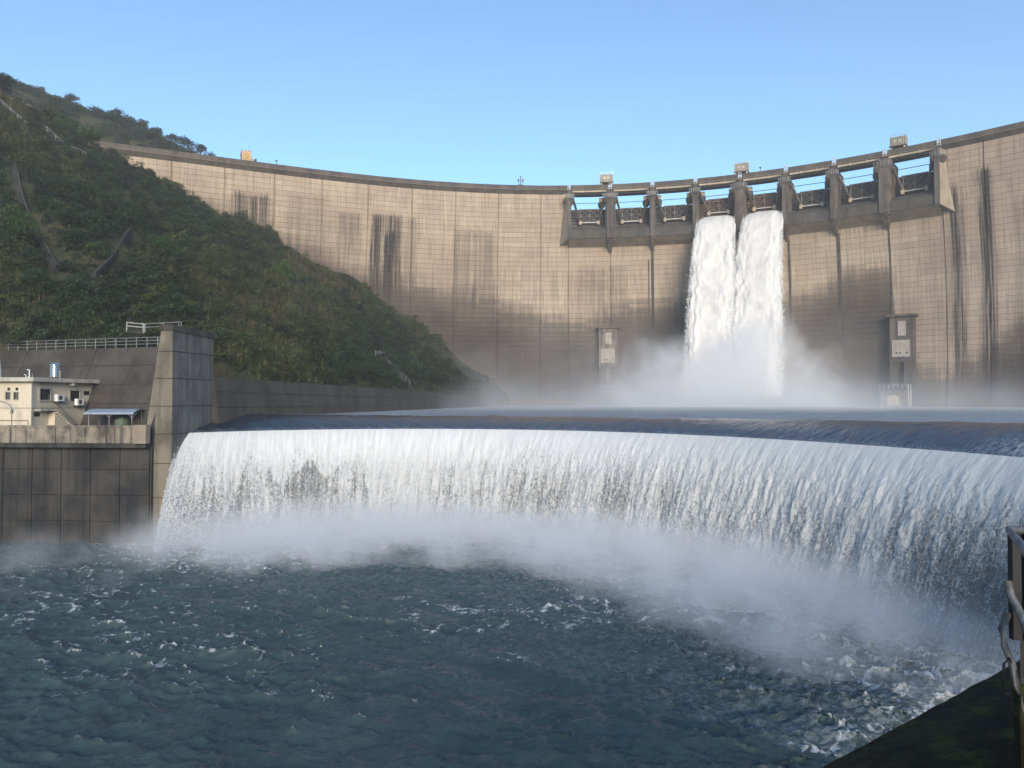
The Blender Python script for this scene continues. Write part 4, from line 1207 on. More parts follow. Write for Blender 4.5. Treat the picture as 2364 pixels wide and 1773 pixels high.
t = thing('street_lamp', 'curved grey street lamp in front of the house wall', 'street lamp', (-66.6, 99.6, HZ0))
b = B(); b.tube([(-67.2, 99.0, HZ0), (-67.2, 99.0, -1.2), (-67.35, 99.0, -0.8), (-67.9, 98.9, -0.45), (-68.6, 98.8, -0.25)], 0.075, 6); b.build('pole', M['rail_grey'], t)
b = B(); b.lathe((-68.9, 98.8, -0.38), [(0.12, 0), (0.28, 0.05), (0.2, 0.2), (0.05, 0.24)], 10); b.build('lamp_head', M['rail_grey'], t)
b = B(); b.bx(-67.32, -67.08, 98.85, 99.15, -1.9, -1.35); b.build('control_box', M['rail_grey'], t)
t = thing('slim_pole', 'slim white pole standing beside the retaining wall past the house', 'pole', (-74.6, 107.5, HZ1))
b = B(); b.tube([(-74.6, 107.5, HZ1), (-75.2, 107.5, HZ1 + 6.0)], [0.09, 0.05], 6); b.build('shaft', M['galv'], t)

TURN = R(-8.0)
for o in [o for o in col.objects if o.name.split('.')[0] in ('house', 'air_conditioner', 'water_tank') and o.parent is None]:
    dx, dy = o.location.x - HX, o.location.y - HY
    o.location.x, o.location.y = HX + dx * math.cos(TURN) - dy * math.sin(TURN), HY + dx * math.sin(TURN) + dy * math.cos(TURN)
    o.rotation_euler.z = TURN

# shelter with blue sheet roof
t = thing('shelter', 'open shelter with curved blue sheet roof beside the house', 'shelter', (-57, 104, HZ0))
b = B()
n = 9
for i in range(n):
    a0, a1 = i / n, (i + 1) / n
    q0, q1 = 104 + 3.4 * a0, 104 + 3.4 * a1
    e0, e1 = -1.95 + 0.5 * math.sin(math.pi * (a0 * 0.75)), -1.95 + 0.5 * math.sin(math.pi * (a1 * 0.75))
    b.hexa([(-60.4, q0, e0), (-53.4, q0, e0), (-53.4, q1, e1), (-60.4, q1, e1), (-60.4, q0, e0 + 0.1), (-53.4, q0, e0 + 0.1), (-53.4, q1, e1 + 0.1), (-60.4, q1, e1 + 0.1)])
b.build('roof', M['blueroof'], t)
b = B(); b.bx(-60.4, -53.4, 103.9, 104.02, -2.1, -1.86); b.build('gutter', M['blueroof'], t)
for xx in (-59.9, -57.0, -53.8):
    for q in (104.3, 107.0):
        b = B(); b.tube([(xx, q, HZ0), (xx, q, -1.75)], 0.075, 6); b.build('post', M['rail_grey'], t)
    b = B(); b.tube([(xx, 104.3, -2.6), (xx + 0.7, 104.3, -1.9)], 0.04, 5); b.tube([(xx, 104.3, -2.6), (xx - 0.7 if xx > -59 else xx + 0.7, 104.3, -1.9)], 0.04, 5); b.build('strut', M['rail_grey'], t)
t = thing('storage_tank', 'round dull green storage tank under the blue roofed shelter', 'tank', (-56.0, 105.8, HZ0))
b = B(); b.lathe((-56.0, 105.8, HZ0), [(0.95, 0), (0.95, 2.7), (0.7, 3.0), (0.2, 3.05)], 18); b.build('shell', M['green_tank'], t, smooth=True)
b = B(); b.lathe((-56.0, 105.8, HZ0 + 3.05), [(0.25, 0), (0.25, 0.15)], 10); b.build('lid', M['green_tank'], t)
t = thing('potted_plant', 'spiky plant at the end of the platform next to the end pier', 'plant', (-50.9, 98.0, HZ0))
n = 40; a = rng.uniform(0, 6.28, n)
bs = np.stack([np.full(n, -50.9), np.full(n, 98.0), np.full(n, -5.6)], -1); dd = np.stack([np.cos(a) * rng.uniform(0.2, 0.9, n), np.sin(a) * 0.4, rng.uniform(1.8, 3.2, n)], -1)
wv = np.stack([-np.sin(a), np.cos(a), 0 * a], -1) * 0.05
soup('leaves', np.stack([bs - wv, bs + wv, bs + dd], 1), np.tile((0.05, 0.075, 0.03), (n, 1)) * rng.uniform(0.6, 1.4, (n, 1)), M['leaf'], t)
b = B(); b.lathe((-50.9, 98.0, HZ0), [(0.3, 0), (0.4, 0.5)], 12); b.build('pot', M['pier'], t)

# ------------------------------------------------------------------ steps, rails and drains on the slope
def hp(x, y, dz=0.0): return (x, y, float(hill_z(np.array([x]), np.array([y]))[0]) + dz)
def slope_steps(name, label, pts, wd=1.3, gap=2.4):
    t = thing(name, label, 'stairs', tuple(map(float, pts[0])))
    for a, c in zip(pts[:-1], pts[1:]):
        a, c = np.array(a), np.array(c); L = np.linalg.norm(c - a); m = max(2, int(L / 1.1))
        for i in range(m):
            q = a + (c - a) * (i + 0.5) / m
            b = B(); d = c - a; b.box((q[0], q[1], q[2] + 0.2), (L / m * 1.02, wd, 0.5), math.atan2(d[1], d[0])); b.build('step', M['quaydark'], t)
        for sgn in (-1, 1):
            d = (c - a)[:2]; nn = np.array([-d[1], d[0], 0]) / np.linalg.norm(d) * wd * 0.5 * sgn
            for hh in (1.2, 1.8):
                b = B(); b.tube([a + nn + (0, 0, hh), c + nn + (0, 0, hh)], 0.045, 5); b.build('handrail', M['rail_grey'], t)
            m2 = max(1, int(L / gap))
            for i in range(m2 + 1):
                q = a + (c - a) * i / m2 + nn
                b = B(); b.tube([q + (0, 0, 0.1), q + (0, 0, 1.8)], 0.04, 5); b.build('post', M['rail_grey'], t)
slope_steps('bank_stairs', 'long railed stairway descending the brown slope toward the dam crest', [hp(-157, 223), hp(-148.6, 223.5), hp(-143.8, 226.3), hp(-138.9, 227.3), hp(-132.4, 226.6)])
slope_steps('lower_stairs', 'zigzag railed steps low on the slope close to the training wall', [hp(-35.1, 236.5), hp(-38.6, 211), hp(-33.6, 206.1), hp(-28.0, 197.5)])
slope_steps('side_stairs', 'short railed steps on the slope behind the weir end pier', [hp(-58.5, 129.5), hp(-62.9, 125.6), hp(-65.3, 124.6)])
def drain(name, label, pts, wd=1.1):
    t = thing(name, label, 'drain', tuple(map(float, pts[0])))
    fine_ = []
    for a, c in zip(pts[:-1], pts[1:]):
        m_q = max(1, int(math.hypot(c[0] - a[0], c[1] - a[1]) / 7))
        fine_ += [hp(a[0] + (c[0] - a[0]) * q / m_q, a[1] + (c[1] - a[1]) * q / m_q) for q in range(m_q)]
    pts = fine_ + [pts[-1]]
    for a, c in zip(pts[:-1], pts[1:]):
        b = B(); b.beam(np.array(a) + (0, 0, 0.5), np.array(c) + (0, 0, 0.5), wd, 0.7); b.build('channel', M['rock'], t)
        b = B(); b.beam(np.array(a) + (wd * 0.5, -0.2, 1.2), np.array(c) + (wd * 0.5, -0.2, 1.2), 0.2, 0.4); b.build('kerb', M['bankwall2'], t)
drain('slope_drain', 'straight concrete drain channel dropping down the brown slope', [hp(-121.9, 178.4), hp(-108.4, 161.9), hp(-99.8, 152.5), hp(-94.2, 147.4), hp(-86.9, 139.9)], 1.2)
drain('slope_drain', 'lower concrete drain channel crossing the green slope', [hp(-79.6, 139.4), hp(-82.7, 151.9), hp(-88.7, 170.2)], 0.9)
# road ledge near the abutment
b = B()
LEDGE = [(-186, 244, 105.6), (-173.8, 250, 104.2), (-167.6, 254, 102.6), (-162.7, 258, 100.8), (-159.8, 262, 98.9), (-158.9, 266, 96.6)]
for (a, c) in zip(LEDGE[:-1], LEDGE[1:]):
    a, c = np.array(a), np.array(c)
    b.hexa([a + (0, 0, -1.3), c + (0, 0, -1.3), c + (-2, 9, -1.3), a + (-2, 9, -1.3), a, c, c + (-2, 9, 0.3), a + (-2, 9, 0.3)])
o = b.build('road_ledge', M['pier']); tag(o, 'curved overhanging road ledge high on the bank near the dam end', 'road')
# brown hanging bank under it
n = 1500
q = rng.uniform(0, 1, n)
lx = np.interp(q, [0, 0.4, 0.75, 1], [-186, -172, -162, -157.5]); ly = np.interp(q, [0, 0.4, 0.75, 1], [243.5, 252.5, 259.5, 264])
cz = np.interp(q, [0, 0.4, 0.75, 1], [103.2, 101.6, 98.4, 95.2]) - rng.uniform(0.0, 7.5, n)
cc = PAL[rng.choice([1, 3, 4, 4], n)] * rng.uniform(0.4, 0.9, (n, 1))
T, Cc = tuft(np.stack([lx, ly - rng.uniform(0.2, 3.0, n), cz], -1), rng.uniform(0.8, 2.2, n), 12, cc)
o = soup('hanging_scrub', T, Cc, M['leaf']); tag(o, 'brown scrub hanging on the bank below the road ledge', 'vegetation', kind='stuff')

# ------------------------------------------------------------------ weir: body, crest water, falling sheet
WX, WY = -13.0, 62.0
WP = [5.210939389586937, -6.838282154808072, -2.528953436210862, 53.70315257476896]
def lip(th):
    r = np.polyval(WP, np.minimum(th, 1.75)); return WX + r * np.sin(th), WY + r * np.cos(th)
TH0, TH1 = -0.735, 2.05
NT_ = 1150
th = np.linspace(TH0, TH1, NT_)
lx, ly = lip(th)
th = th[lx > -45.0]; NT_ = len(th); lx, ly = lip(th)
arc = np.r_[0, np.cumsum(np.hypot(np.diff(lx), np.diff(ly)))]; arc = arc - np.interp(0, th, arc)
tx, ty = np.gradient(lx, arc), np.gradient(ly, arc); tl = np.hypot(tx, ty); tx, ty = tx / tl, ty / tl
nx, ny = ty, -tx                                   # downstream
fw = np.exp(-np.clip(arc - arc[0], 0, 99) / 16.0)
fx, fy = nx * (1 - fw) - 0.02 * fw, ny * (1 - fw) - fw
fl_ = np.hypot(fx, fy); fx, fy = fx / fl_, fy / fl_
LIPZ = -4.62
crest = np.interp(arc, [-40, -10, 15, 45, 70, 90, 120], [-1.85, -2.7, -2.95, -2.8, -2.35, -1.9, -1.8])

# crest water: from the pool behind over the rounded crest down to the lip
dd = np.linspace(0, 1, 60)
up = np.concatenate([np.linspace(30, 10.5, 8)[:-1], np.linspace(10.5, 0.0, 44)])
Pg = np.zeros((NT_, len(up), 3)); Zg = np.zeros((NT_, len(up), 3))
for j, u in enumerate(up):
    k = sstep(1 - u / 10.5) if u < 10.5 else 0.0
    kk = (1 - u / 10.5) ** 2.1 if u < 10.5 else 0.0
    zz = crest + (LIPZ - crest) * kk
    if u > 10.5: zz = crest + (-2.75 - crest) * min(1.0, (u - 10.5) / 14.0)
    d = 10.5 - u
    rip = 0.10 * fbm((arc - 0.5 * d) * 0.5, d * 0.12 + 0 * arc, 2.0, 3) * (1 - 0.8 * kk) + 0.05 * fbm(arc * 1.5, d * 0.5 + 0 * arc, 6.0, 2)
    Pg[:, j] = np.stack([lx - nx * u, ly - ny * u, zz + rip + (0.12 * fbm(arc * 0.25, 0 * arc, 8.8, 3) if u > 7 else 0)], -1)
    Zg[:, j, 0] = arc; Zg[:, j, 1] = d
grid = Pg[(arc > -999)]
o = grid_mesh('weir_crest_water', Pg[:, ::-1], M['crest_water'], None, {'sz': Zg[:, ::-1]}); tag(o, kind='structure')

# plunge pool between weir and dam
ed = [(lx[i] - nx[i] * 29.5, ly[i] - ny[i] * 29.5, -2.75) for i in range(NT_ - 1, -1, -40)]
ed = [(q_[0], q_[1], -2.78) for q_ in ed]
b = B(); pts = ed + [(-75, 118, -2.75), (-60, 345, -2.75), (200, 340, -2.75), (300, 200, -2.75), (150, 20, -2.75)]
b.add(pts, [tuple(range(len(pts)))])
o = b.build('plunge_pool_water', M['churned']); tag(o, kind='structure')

# weir body
t = thing('weir', 'arched concrete weir wall hidden behind its falling water', 'weir', (0, 112, -20))
b = B()
idx = list(range(0, NT_, 25)) + [NT_ - 1]
P, F = [], []
prof = [(0.0, LIPZ - 0.35), (-0.3, -6.2), (-2.2, -8.0), (-2.4, -21), (-14, -21), (-13, -3.4), (-9, -3.1), (-4, -3.9)]
for i in idx:
    for (o_, z_) in prof: P.append((lx[i] + nx[i] * o_, ly[i] + ny[i] * o_, z_ if z_ < -4.5 else min(z_, crest[i] - 0.5)))
m = len(prof)
for i in range(len(idx) - 1):
    for k in range(m): F.append((i * m + k, (i + 1) * m + k, (i + 1) * m + (k + 1) % m, i * m + (k + 1) % m))
F.append(tuple(range(m))); F.append(tuple((len(idx) - 1) * m + k for k in reversed(range(m))))
b.add(P, F); b.build('weir_wall', M['bankwall'], t)

# falling sheet (ballistic), surface torn by the air
V0, VD = 4.9, 3.6
tt = np.linspace(0, 1.42, 210)
fall = VD * tt + 4.9 * tt ** 2
outd = V0 * tt
A, TTm = np.meshgrid(arc, tt, indexing='ij')
FA = np.broadcast_to(fall, A.shape); OD = np.broadcast_to(outd, A.shape)
amp = 0.06 + 0.55 * sstep(FA / 11.0)
dsp = amp * (0.9 * fbm(A * 0.55, FA * 0.10, 4.0, 4) + 0.7 * fbm(A * 1.7, FA * 0.55, 7.0, 3)) + 0.35 * sstep(FA / 8) * fbm(A * 0.12, FA * 0.02, 1.0, 2)
dz = 0.35 * sstep(FA / 6.0) * fbm(A * 1.1, FA * 0.9, 12.0, 3)
PS = np.stack([lx[:, None] + fx[:, None] * (OD + dsp), ly[:, None] + fy[:, None] * (OD + dsp), LIPZ - FA + dz], -1)
# thinned zones: zigzag fronts left of the middle, both ends
ze = np.interp(arc, [-30.5, -27.5, -25.6, -24.6, -23.4, -21.6, -18.2, -17.3, -15.9, -13.6, -10.8, -8.0], [14, 4.2, 0.8, 3.6, 6.4, 7.3, 3.3, 5.2, 6.6, 4.6, 2.4, 14])
thin = 0.34 * sstep((FA - ze[:, None]) / 0.7) * np.exp(-np.clip(FA - ze[:, None], 0, 99) / 6.0)
thin = thin * sstep((arc[:, None] + 33) / 4) * sstep((-5 - arc[:, None]) / 6)
thin = thin + 0.4 * sstep((-38.5 - arc[:, None] - 0.05 * FA) / 2.0) * sstep(FA / 1.5) + 0.38 * sstep((arc[:, None] - 68) / 22) * sstep(FA / 6)
thin = thin + 0.30 * fbm(A * 0.10, FA * 0.03, 21.0, 4) + 0.2 * fbm(A * 0.4, FA * 0.02, 23.0, 3) + 0.14
o = grid_mesh('weir_waterfall', PS, M['sheet'], None, {'sz': np.stack([A, FA, 0 * A], -1), 'thin': thin})
tag(o, 'wide white curtain of water falling over the arched weir', 'waterfall')

# torn drops around the sheet
n = 42000
qa_ = rng.uniform(arc[0], arc[-1], n); tq = 1.42 * rng.uniform(0.12, 1, n) ** 0.7
w_ = np.where(rng.uniform(size=n) < 0.18, 1, 0); qa_ = np.where(w_, arc[0] + rng.exponential(1.6, n) - 0.7, qa_)
px, py, ax, ay = (np.interp(qa_, arc, q) for q in (lx, ly, fx, fy))
od = V0 * tq + rng.normal(0, 0.25, n) + 0.5 * tq
zz = LIPZ - (VD * tq + 4.9 * tq ** 2) + rng.normal(0, 0.25, n)
T = leaf_tris(np.stack([px + ax * od, py + ay * od, zz], -1), (0.05 + 0.09 * tq) * np.clip(py / 95, 0.45, 1), 0.7, np.array([0, 0, -1.2]))
o = soup('weir_spray', T, None, M['spray']); tag(o, 'torn white drops in front of the weir curtain', 'spray', kind='stuff')

# ------------------------------------------------------------------ spillway jets
def jet(k, label, sh):
    a, c = SP0 + k * BAY + pier_half(k) - 0.2, SP0 + (k + 1) * BAY - pier_half(k + 1) + 0.2
    mid, hw = (a + c) / 2, (c - a) / 2
    p0 = dam(mid, 0, 0); pa, pb = dam(mid - 1, 0, 0), dam(mid - 1, 1, 0)
    tv = dam(mid + 1, 0, 0) - dam(mid, 0, 0); tv /= np.linalg.norm(tv)
    nv = dam(mid, 1, 0) - dam(mid, 0, 0)
    m = 150
    ang = np.linspace(0, 2 * math.pi, m, endpoint=False)
    cs = np.sign(np.cos(ang)) * np.abs(np.cos(ang)) ** 0.42; sn = np.sign(np.sin(ang)) * np.abs(np.sin(ang)) ** 0.6
    tj = np.linspace(0, 3.85, 230)
    ou = -2.5 + 8.2 * tj; dn = 1.2 * tj + 4.9 * tj ** 2
    z0 = 77.4
    per = np.cumsum(np.hypot(np.gradient(cs) * hw, np.gradient(sn) * 2))
    hw_t = hw * (1.0 - 0.06 * sstep(tj / 1.2)) + 0.55 * tj
    th_t = 1.1 + 0.45 * tj
    CS, TJ = np.meshgrid(cs, tj); SN, _ = np.meshgrid(sn, tj); PR, _ = np.meshgrid(per, tj)
    DN = 1.2 * TJ + 4.9 * TJ ** 2
    nz = fbm(PR * 0.35 + sh, DN * 0.10, sh, 4) * 1.0 + 0.6 * fbm(PR * 0.9, DN * 0.35, sh + 4, 3)
    ampj = 0.14 + 0.24 * np.clip(TJ, 0, 3)
    edge = np.abs(CS) ** 6
    lat = CS * (hw_t[:, None] + 0.45 * ampj * nz) + edge * 0.7 * np.sign(CS) * fbm(DN * 0.16, CS * 2, sh + 9, 4) * np.clip(TJ, 0.2, 2)
    thk = SN * (th_t[:, None] + ampj * nz)
    crown = 0.7 * (1 - np.abs(CS) ** 4) - 0.6 * np.abs(CS) ** 5
    base = p0[None, None, :] + (ou[:, None, None] + thk[..., None]) * nv + lat[..., None] * tv
    P = base.copy(); P[..., 2] = z0 - DN + thk * 0.35 + crown * np.exp(-TJ * 2) + ampj * 0.5 * nz
    o = grid_mesh('spillway_jet', P, M['jet'], None, {'sz': np.stack([PR + sh, DN, 0 * DN], -1)}, True, True)
    tag(o, label, 'waterfall', 'water jets leaping from open spillway gates')
    # shredded fringe
    n = 15000
    t_ = rng.uniform(0.15, 3.85, n); ss = np.where(rng.uniform(size=n) < 0.65, np.sign(rng.normal(size=n)) * (1 + np.abs(rng.normal(0, 0.05, n)) * np.clip(t_, 0.3, 3) * 0.6 - 0.03), rng.uniform(-1, 1, n))
    hwq = np.interp(t_, tj, hw_t); ouq = np.interp(t_, tj, ou) + rng.normal(0, 0.9, n) * np.interp(t_, tj, th_t)
    Q = p0[None] + ouq[:, None] * nv + (ss * hwq)[:, None] * tv
    Q[:, 2] = z0 - (1.2 * t_ + 4.9 * t_ ** 2) + rng.normal(0, 0.8, n)
    return leaf_tris(Q, 0.15 + 0.10 * t_, 0.7, np.array([0, 0, -1.0]))
T = np.concatenate([jet(3, 'white water jet falling from the open gate nearer the left outlet tower', 0.0), jet(4, 'white water jet falling from the open gate nearer the right outlet tower', 40.0)])
o = soup('jet_spray', T, None, M['spray']); tag(o, 'shredded white spray around the two spillway jets', 'spray', kind='stuff')

# ------------------------------------------------------------------ tail water with broken waves
N, Lw = 720, 136.0
X0, Y0 = -86.0, 4.0
kx = np.fft.fftfreq(N, Lw / N) * 2 * math.pi
KX, KY = np.meshgrid(kx, kx, indexing='ij'); K = np.hypot(KX, KY); K[0, 0] = 1
wd = np.array([-0.55, -0.83])
cosf = (KX * wd[0] + KY * wd[1]) / K
spec = np.exp(-(0.75 / K) ** 2) / K ** 3.0 * (0.12 + 0.88 * cosf ** 4) * np.exp(-(K * 0.05) ** 2); spec[0, 0] = 0
r2 = np.random.default_rng(3)
Hk = np.sqrt(spec) * (r2.normal(size=(N, N)) + 1j * r2.normal(size=(N, N)))
H = np.real(np.fft.ifft2(Hk)); sc_ = 1 / H.std(); H = H * sc_
Dx = np.real(np.fft.ifft2(-1j * KX / K * Hk)) * sc_; Dy = np.real(np.fft.ifft2(-1j * KY / K * Hk)) * sc_
g1 = np.linspace(0, Lw, N, endpoint=False)
GX, GY = np.meshgrid(X0 + g1, Y0 + g1, indexing='ij')
rw = np.hypot(GX - WX, GY - WY); tw = np.arctan2(GX - WX, GY - WY)
lipr = np.polyval(WP, np.clip(tw, TH0, 1.75))
dist = lipr - 8.0 - rw                              # metres downstream of where the curtain lands
dist = np.where(np.abs(tw) > 2.2, 45, dist)
back = np.clip(dist, 0, 80) + 25 * sstep((-0.7 - tw) / 0.3)
A0 = 0.155 + 0.12 * np.exp(-back / 20.0) + 0.07 * fbm(GX * 0.04, GY * 0.04, 5.0, 2)
A0 = A0 * (0.75 + 0.25 * sstep((GX + 60) / 40))
lam = -0.95
e = Lw / N
Jxx = np.gradient(A0 * Dx, e, axis=0); Jyy = np.gradient(A0 * Dy, e, axis=1); Jxy = np.gradient(A0 * Dx, e, axis=1)
J = (1 + lam * Jxx) * (1 + lam * Jyy) - (lam * Jxy) ** 2
jn = (J - J.mean()) / J.std()
foam = sstep((-0.75 - jn) / 1.0)
for _ in range(3): foam = np.maximum(foam, 0.8 * np.roll(foam, (1, 1), (0, 1)))
foam = foam * (0.6 + 0.9 * np.exp(-back / 30)) * (0.65 + 0.8 * sstep(fbm(GX * 0.07, GY * 0.09, 15.0, 3) * 0.9 + 0.35))
foam = foam * (0.45 + 0.55 * sstep((GY - 30) / 35))
rid = 1 - np.abs(fbm(GX * 0.35 + 0.9 * fbm(GX * 0.2, GY * 0.2, 2.0, 2), GY * 0.55, 31.0, 4)) * 5.0
patch = sstep((fbm(GX * 0.05, GY * 0.075, 44.0, 3) + 0.02 + 0.6 * np.exp(-back / 14)) / 0.32)
foam = np.maximum(foam, np.clip(rid, 0, 1) * patch * (0.5 + 0.5 * np.exp(-back / 22)))
near = np.exp(-np.clip(dist - 1, 0, 99) / 13.0) * 0.95 * sstep((tw + 0.98) / 0.3)
PW = np.stack([GX + lam * A0 * Dx, GY + lam * A0 * Dy, WATER + A0 * H], -1)
o = grid_mesh('tail_water', PW, M['pool'], None, {'foam': foam, 'near': near}); tag(o, kind='structure')
b = B()
for (x0, x1, y0, y1) in ((-700, X0 + 0.3, -500, 135), (X0 + 0.3, X0 + Lw - 0.3, -500, Y0 + 0.3), (X0 + Lw - 0.3, 120, -500, 135)):
    b.add([(x0, y0, WATER - 0.15), (x1, y0, WATER - 0.15), (x1, y1, WATER - 0.15), (x0, y1, WATER - 0.15)], [(0, 1, 2, 3)])
o = b.build('river_water', M['pool']); tag(o, kind='structure')

# ------------------------------------------------------------------ near bank at the viewer's right
t = thing('mossy_apron', 'dark mossy concrete apron sloping down to the river', 'apron', (12, 17, -12))
Ap, Bp, Wp = np.array([6.5, 16.0, -8.0]), np.array([14.8, 22.0, -7.87]), np.array([8.41, 12.3, -6.16])
dirAB = (Bp - Ap) / np.linalg.norm(Bp - Ap); inn = (Wp - Ap) - dirAB * np.dot(Wp - Ap, dirAB)
E0, E1 = Ap - dirAB * 14, Ap + dirAB * 60
n_, m_ = 260, 60
G = np.zeros((n_, m_, 3))
for i in range(n_):
    for j in range(m_):
        G[i, j] = E0 + (E1 - E0) * i / (n_ - 1) + inn * 2.6 * (j - 1) / (m_ - 2)
G[:, 1] += (inn / np.linalg.norm(inn)) * (0.03 * fbm(np.arange(n_) * 0.6, 0 * np.arange(n_), 2.0, 4))[:, None]
G[..., 2] += 0.035 * fbm(G[..., 0] * 0.8, G[..., 1] * 0.8, 3.0, 4)
G[:, 0] = G[:, 1] + np.array([0, 0, -4.0])
grid_mesh('apron_slab', G[:, ::-1], M['moss'], t, None, False)
t = thing('bank_wall', 'rough dark concrete wall end beside the handrail pipes', 'wall', (9.2, 12.2, -8))
b = B(); b.hexa([(8.22, 12.0, -8.5), (13.76, 12.0, -8.5), (13.76, 14.5, -8.5), (10.06, 14.5, -8.5), (8.22, 12.0, -3.9), (13.76, 12.0, -3.9), (13.76, 14.5, -3.9), (10.06, 14.5, -3.9)]); b.build('wall_block', M['mosswall'], t)
b = B(); b.bx(8.14, 8.23, 11.9, 12.05, -7.6, -4.6); b.build('edge_strip', M['moss'], t)
for q in (0, 1):
    b = B(); b.bx(8.12 + 0.22 * q, 8.26 + 0.22 * q, 12.0, 12.12, -3.9, -2.2); b.build('channel_post', M['rock'], t)
t = thing('pipe_handrail', 'bent grey pipe handrail running down the near bank', 'railing', (8.3, 12, -7))
b = B(); b.tube([(10.76, 11.9, -2.12), (8.06, 12.0, -2.12), (7.88, 11.4, -2.28), (6.66, 9.0, -2.45)], 0.07, 10); b.build('top_rail', M['near_rail'], t, smooth=True)
b = B(); b.tube([(8.04, 12.0, -2.95), (8.01, 11.9, -3.15), (8.06, 11.7, -3.45), (7.96, 11.3, -3.85), (7.46, 10.2, -4.05)], 0.065, 10); b.build('mid_rail', M['near_rail'], t, smooth=True)
b = B(); b.tube([(8.10, 12.1, -3.5), (7.92, 12.0, -3.72), (7.90, 11.9, -3.95), (7.98, 11.85, -4.2), (8.02, 11.8, -4.55), (8.04, 11.6, -5.0), (7.96, 11.2, -5.5), (7.76, 10.7, -5.9)], 0.055, 10); b.build('lower_rail', M['near_rail'], t, smooth=True)
t = thing('looped_cable', 'black cable looped and tied along the lower handrail', 'cable', (8.2, 11.9, -6))
b = B(); b.tube([(8.02, 11.9, -4.72), (7.86, 11.85, -4.70), (7.81, 11.8, -4.45), (7.82, 11.8, -4.2), (7.92, 11.82, -4.12), (8.01, 11.8, -4.3), (8.05, 11.75, -4.7), (8.03, 11.5, -5.15), (7.94, 11.15, -5.6), (7.74, 10.65, -6.0)], 0.022, 6); b.build('cable', M['black'], t, smooth=True)

# ------------------------------------------------------------------ mist
def mist(name, label, hull, density_fn, colr=(0.985, 0.99, 0.995), aniso=0.0, absn=0.0):
    m = NT(name)
    pv = m.n('VolumePrincipled')
    pv.inputs['Color'].default_value = (*colr, 1)
    pv.inputs['Anisotropy'].default_value = aniso
    p = m.n('TexCoord').outputs['Object']
    m.set(pv.inputs['Density'], density_fn(m, p))
    m.t.links.new(pv.outputs[0], m.out.inputs['Volume'])
    o = grid_mesh(name, hull, m.m, None, None, True, True)
    return tag(o, label, 'mist', kind='stuff')

# along the foot of the weir: a low ring-shaped bank of spray
RC, RA, RB = 38.0, 18.0, 6.0
ph = np.linspace(-1.42, 2.0, 60); q = np.linspace(0, 2 * math.pi, 20, endpoint=False)
PH, Q = np.meshgrid(ph, q, indexing='ij')
taper = np.sqrt(np.clip(1 - np.abs((PH - 0.29) / 1.715) ** 8, 0.0004, 1))
RRm = RC + RA * taper * np.cos(Q)
hull = np.stack([WX + RRm * np.sin(PH), WY + RRm * np.cos(PH), WATER + 0.5 + RB * taper * np.sin(Q)], -1)
def dens_weir(m, p):
    s = m.sep(p)
    dx, dy = m.math('SUBTRACT', s[0], WX), m.math('SUBTRACT', s[1], WY)
    r = m.math('SQRT', m.math('ADD', m.math('MULTIPLY', dx, dx), m.math('MULTIPLY', dy, dy)))
    a = m.math('DIVIDE', m.math('SUBTRACT', r, RC), RA)
    h = m.math('DIVIDE', m.math('SUBTRACT', s[2], WATER + 0.5), RB)
    ang = m.math('ARCTAN2', dx, dy)
    e = m.math('POWER', m.math('ABSOLUTE', m.math('DIVIDE', m.math('SUBTRACT', ang, 0.29), 1.7)), 4.0)
    # crest of the bank leans toward the curtain
    a2 = m.math('MULTIPLY', m.math('SUBTRACT', a, 0.25), m.map(a, 0.1, 0.4, 0.78, 1.3))
    d2 = m.math('ADD', m.math('ADD', m.math('MULTIPLY', a2, a2), m.math('MULTIPLY', h, h)), e)
    n = m.noise(m.vmul(p, (0.15, 0.15, 0.12)), 1, 5, 0.65, 0.5)
    nbig = m.noise(m.vmul(p, (0.045, 0.045, 0.02), (2, 8, 1)), 1, 3, 0.6)
    d2 = m.math('ADD', d2, m.math('MULTIPLY', m.math('SUBTRACT', nbig, 0.5), 1.6))
    core = m.math('SUBTRACT', 1.0, m.math('ADD', d2, m.math('MULTIPLY', m.math('SUBTRACT', n, 0.5), 3.4)))
    core = m.map(core, 0.0, 1.0, 0.0, 1.0)
    fall = m.map(h, -0.1, 0.95, 1.0, 0.05)
    return m.math('MULTIPLY', m.math('MULTIPLY', core, fall), m.map(ang, -0.62, -1.0, 0.25, 0.07))
mist('weir_mist', 'pale bank of spray along the foot of the weir curtain', hull, dens_weir)

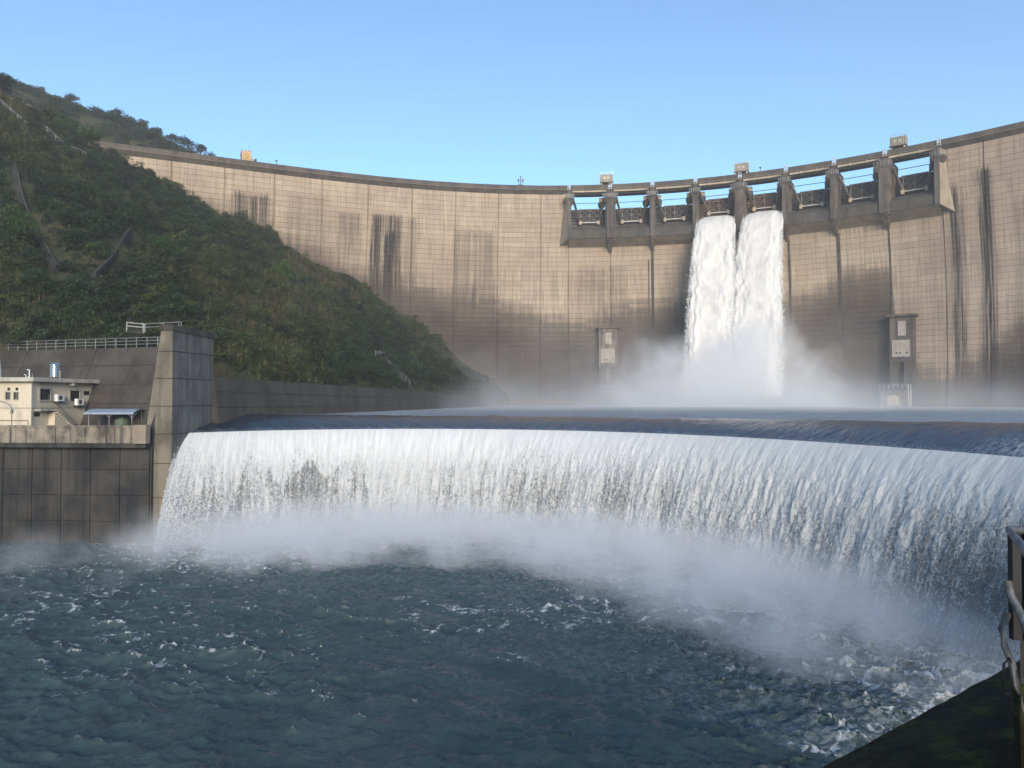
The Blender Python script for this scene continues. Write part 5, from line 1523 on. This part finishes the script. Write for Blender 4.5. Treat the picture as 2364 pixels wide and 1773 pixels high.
# over the plunge pool and up the dam face
C0 = np.array([66.0, 237.0, -3.0]); RV = np.array([135.0, 97.0, 64.0])
v = np.linspace(0.001, math.pi - 0.001, 24); q = np.linspace(0, 2 * math.pi, 40, endpoint=False)
Vv, Q = np.meshgrid(v, q, indexing='ij')
hull = (C0 + np.stack([np.sin(Vv) * np.cos(Q) * RV[0], np.sin(Vv) * np.sin(Q) * RV[1], np.cos(Vv) * RV[2]], -1))[:, ::-1]
def dens_pool(m, p):
    s = m.sep(p)
    def ell(c, r):
        t_ = None
        for i in range(3):
            k = m.math('DIVIDE', m.math('SUBTRACT', s[i], float(c[i])), float(r[i])); k = m.math('MULTIPLY', k, k)
            t_ = k if t_ is None else m.math('ADD', t_, k)
        return t_
    n = m.noise(m.vmul(p, (0.022, 0.03, 0.026)), 1, 5, 0.62, 0.6)
    nn = m.math('SUBTRACT', n, 0.5)
    hull_f = m.map(ell(C0, RV), 1.0, 0.75)
    n2 = m.noise(m.vmul(p, (0.05, 0.05, 0.045), (4, 1, 7)), 1, 4, 0.6, 0.8)
    nb = m.math('ADD', m.math('MULTIPLY', nn, 3.2), m.math('MULTIPLY', m.math('SUBTRACT', n2, 0.5), 1.6))
    veil = m.map(m.math('ADD', ell((80, 284, -3), (118, 32, 46)), m.math('MULTIPLY', nn, 3.2)), 1.0, 0.0)
    veil = m.math('MULTIPLY', veil, m.map(s[2], 60, -5, 0.15, 1.0))
    core = m.map(m.math('ADD', ell((78, 280, -3), (54, 24, 32)), nb), 1.0, -0.1)
    low = m.map(m.math('ADD', ell((70, 222, -4), (108, 92, 20)), m.math('MULTIPLY', nb, 0.8)), 1.0, -0.3)
    low = m.math('MULTIPLY', low, m.map(s[2], 13, -4, 0.0, 1.0))
    d = m.math('ADD', m.math('ADD', m.math('MULTIPLY', veil, 0.009), m.math('MULTIPLY', core, 0.10)), m.math('MULTIPLY', low, 0.014))
    return m.math('MULTIPLY', d, hull_f)
mist('plunge_pool_mist', 'drifting cloud of spray over the plunge pool at the foot of the dam', hull, dens_pool)

# ------------------------------------------------------------------ air
m = NT('haze')
pv = m.n('VolumePrincipled')
pv.inputs['Color'].default_value = (0.97, 0.98, 1.0, 1)
pv.inputs['Density'].default_value = 0.00026
pv.inputs['Anisotropy'].default_value = 0.0
m.t.links.new(pv.outputs[0], m.out.inputs['Volume'])
b = B(); b.bx(-1000, 1000, -530, 700, -45, 300)
o = b.build('haze', m.m)
tag(o, 'thin bluish haze filling the valley air', 'haze', kind='stuff')
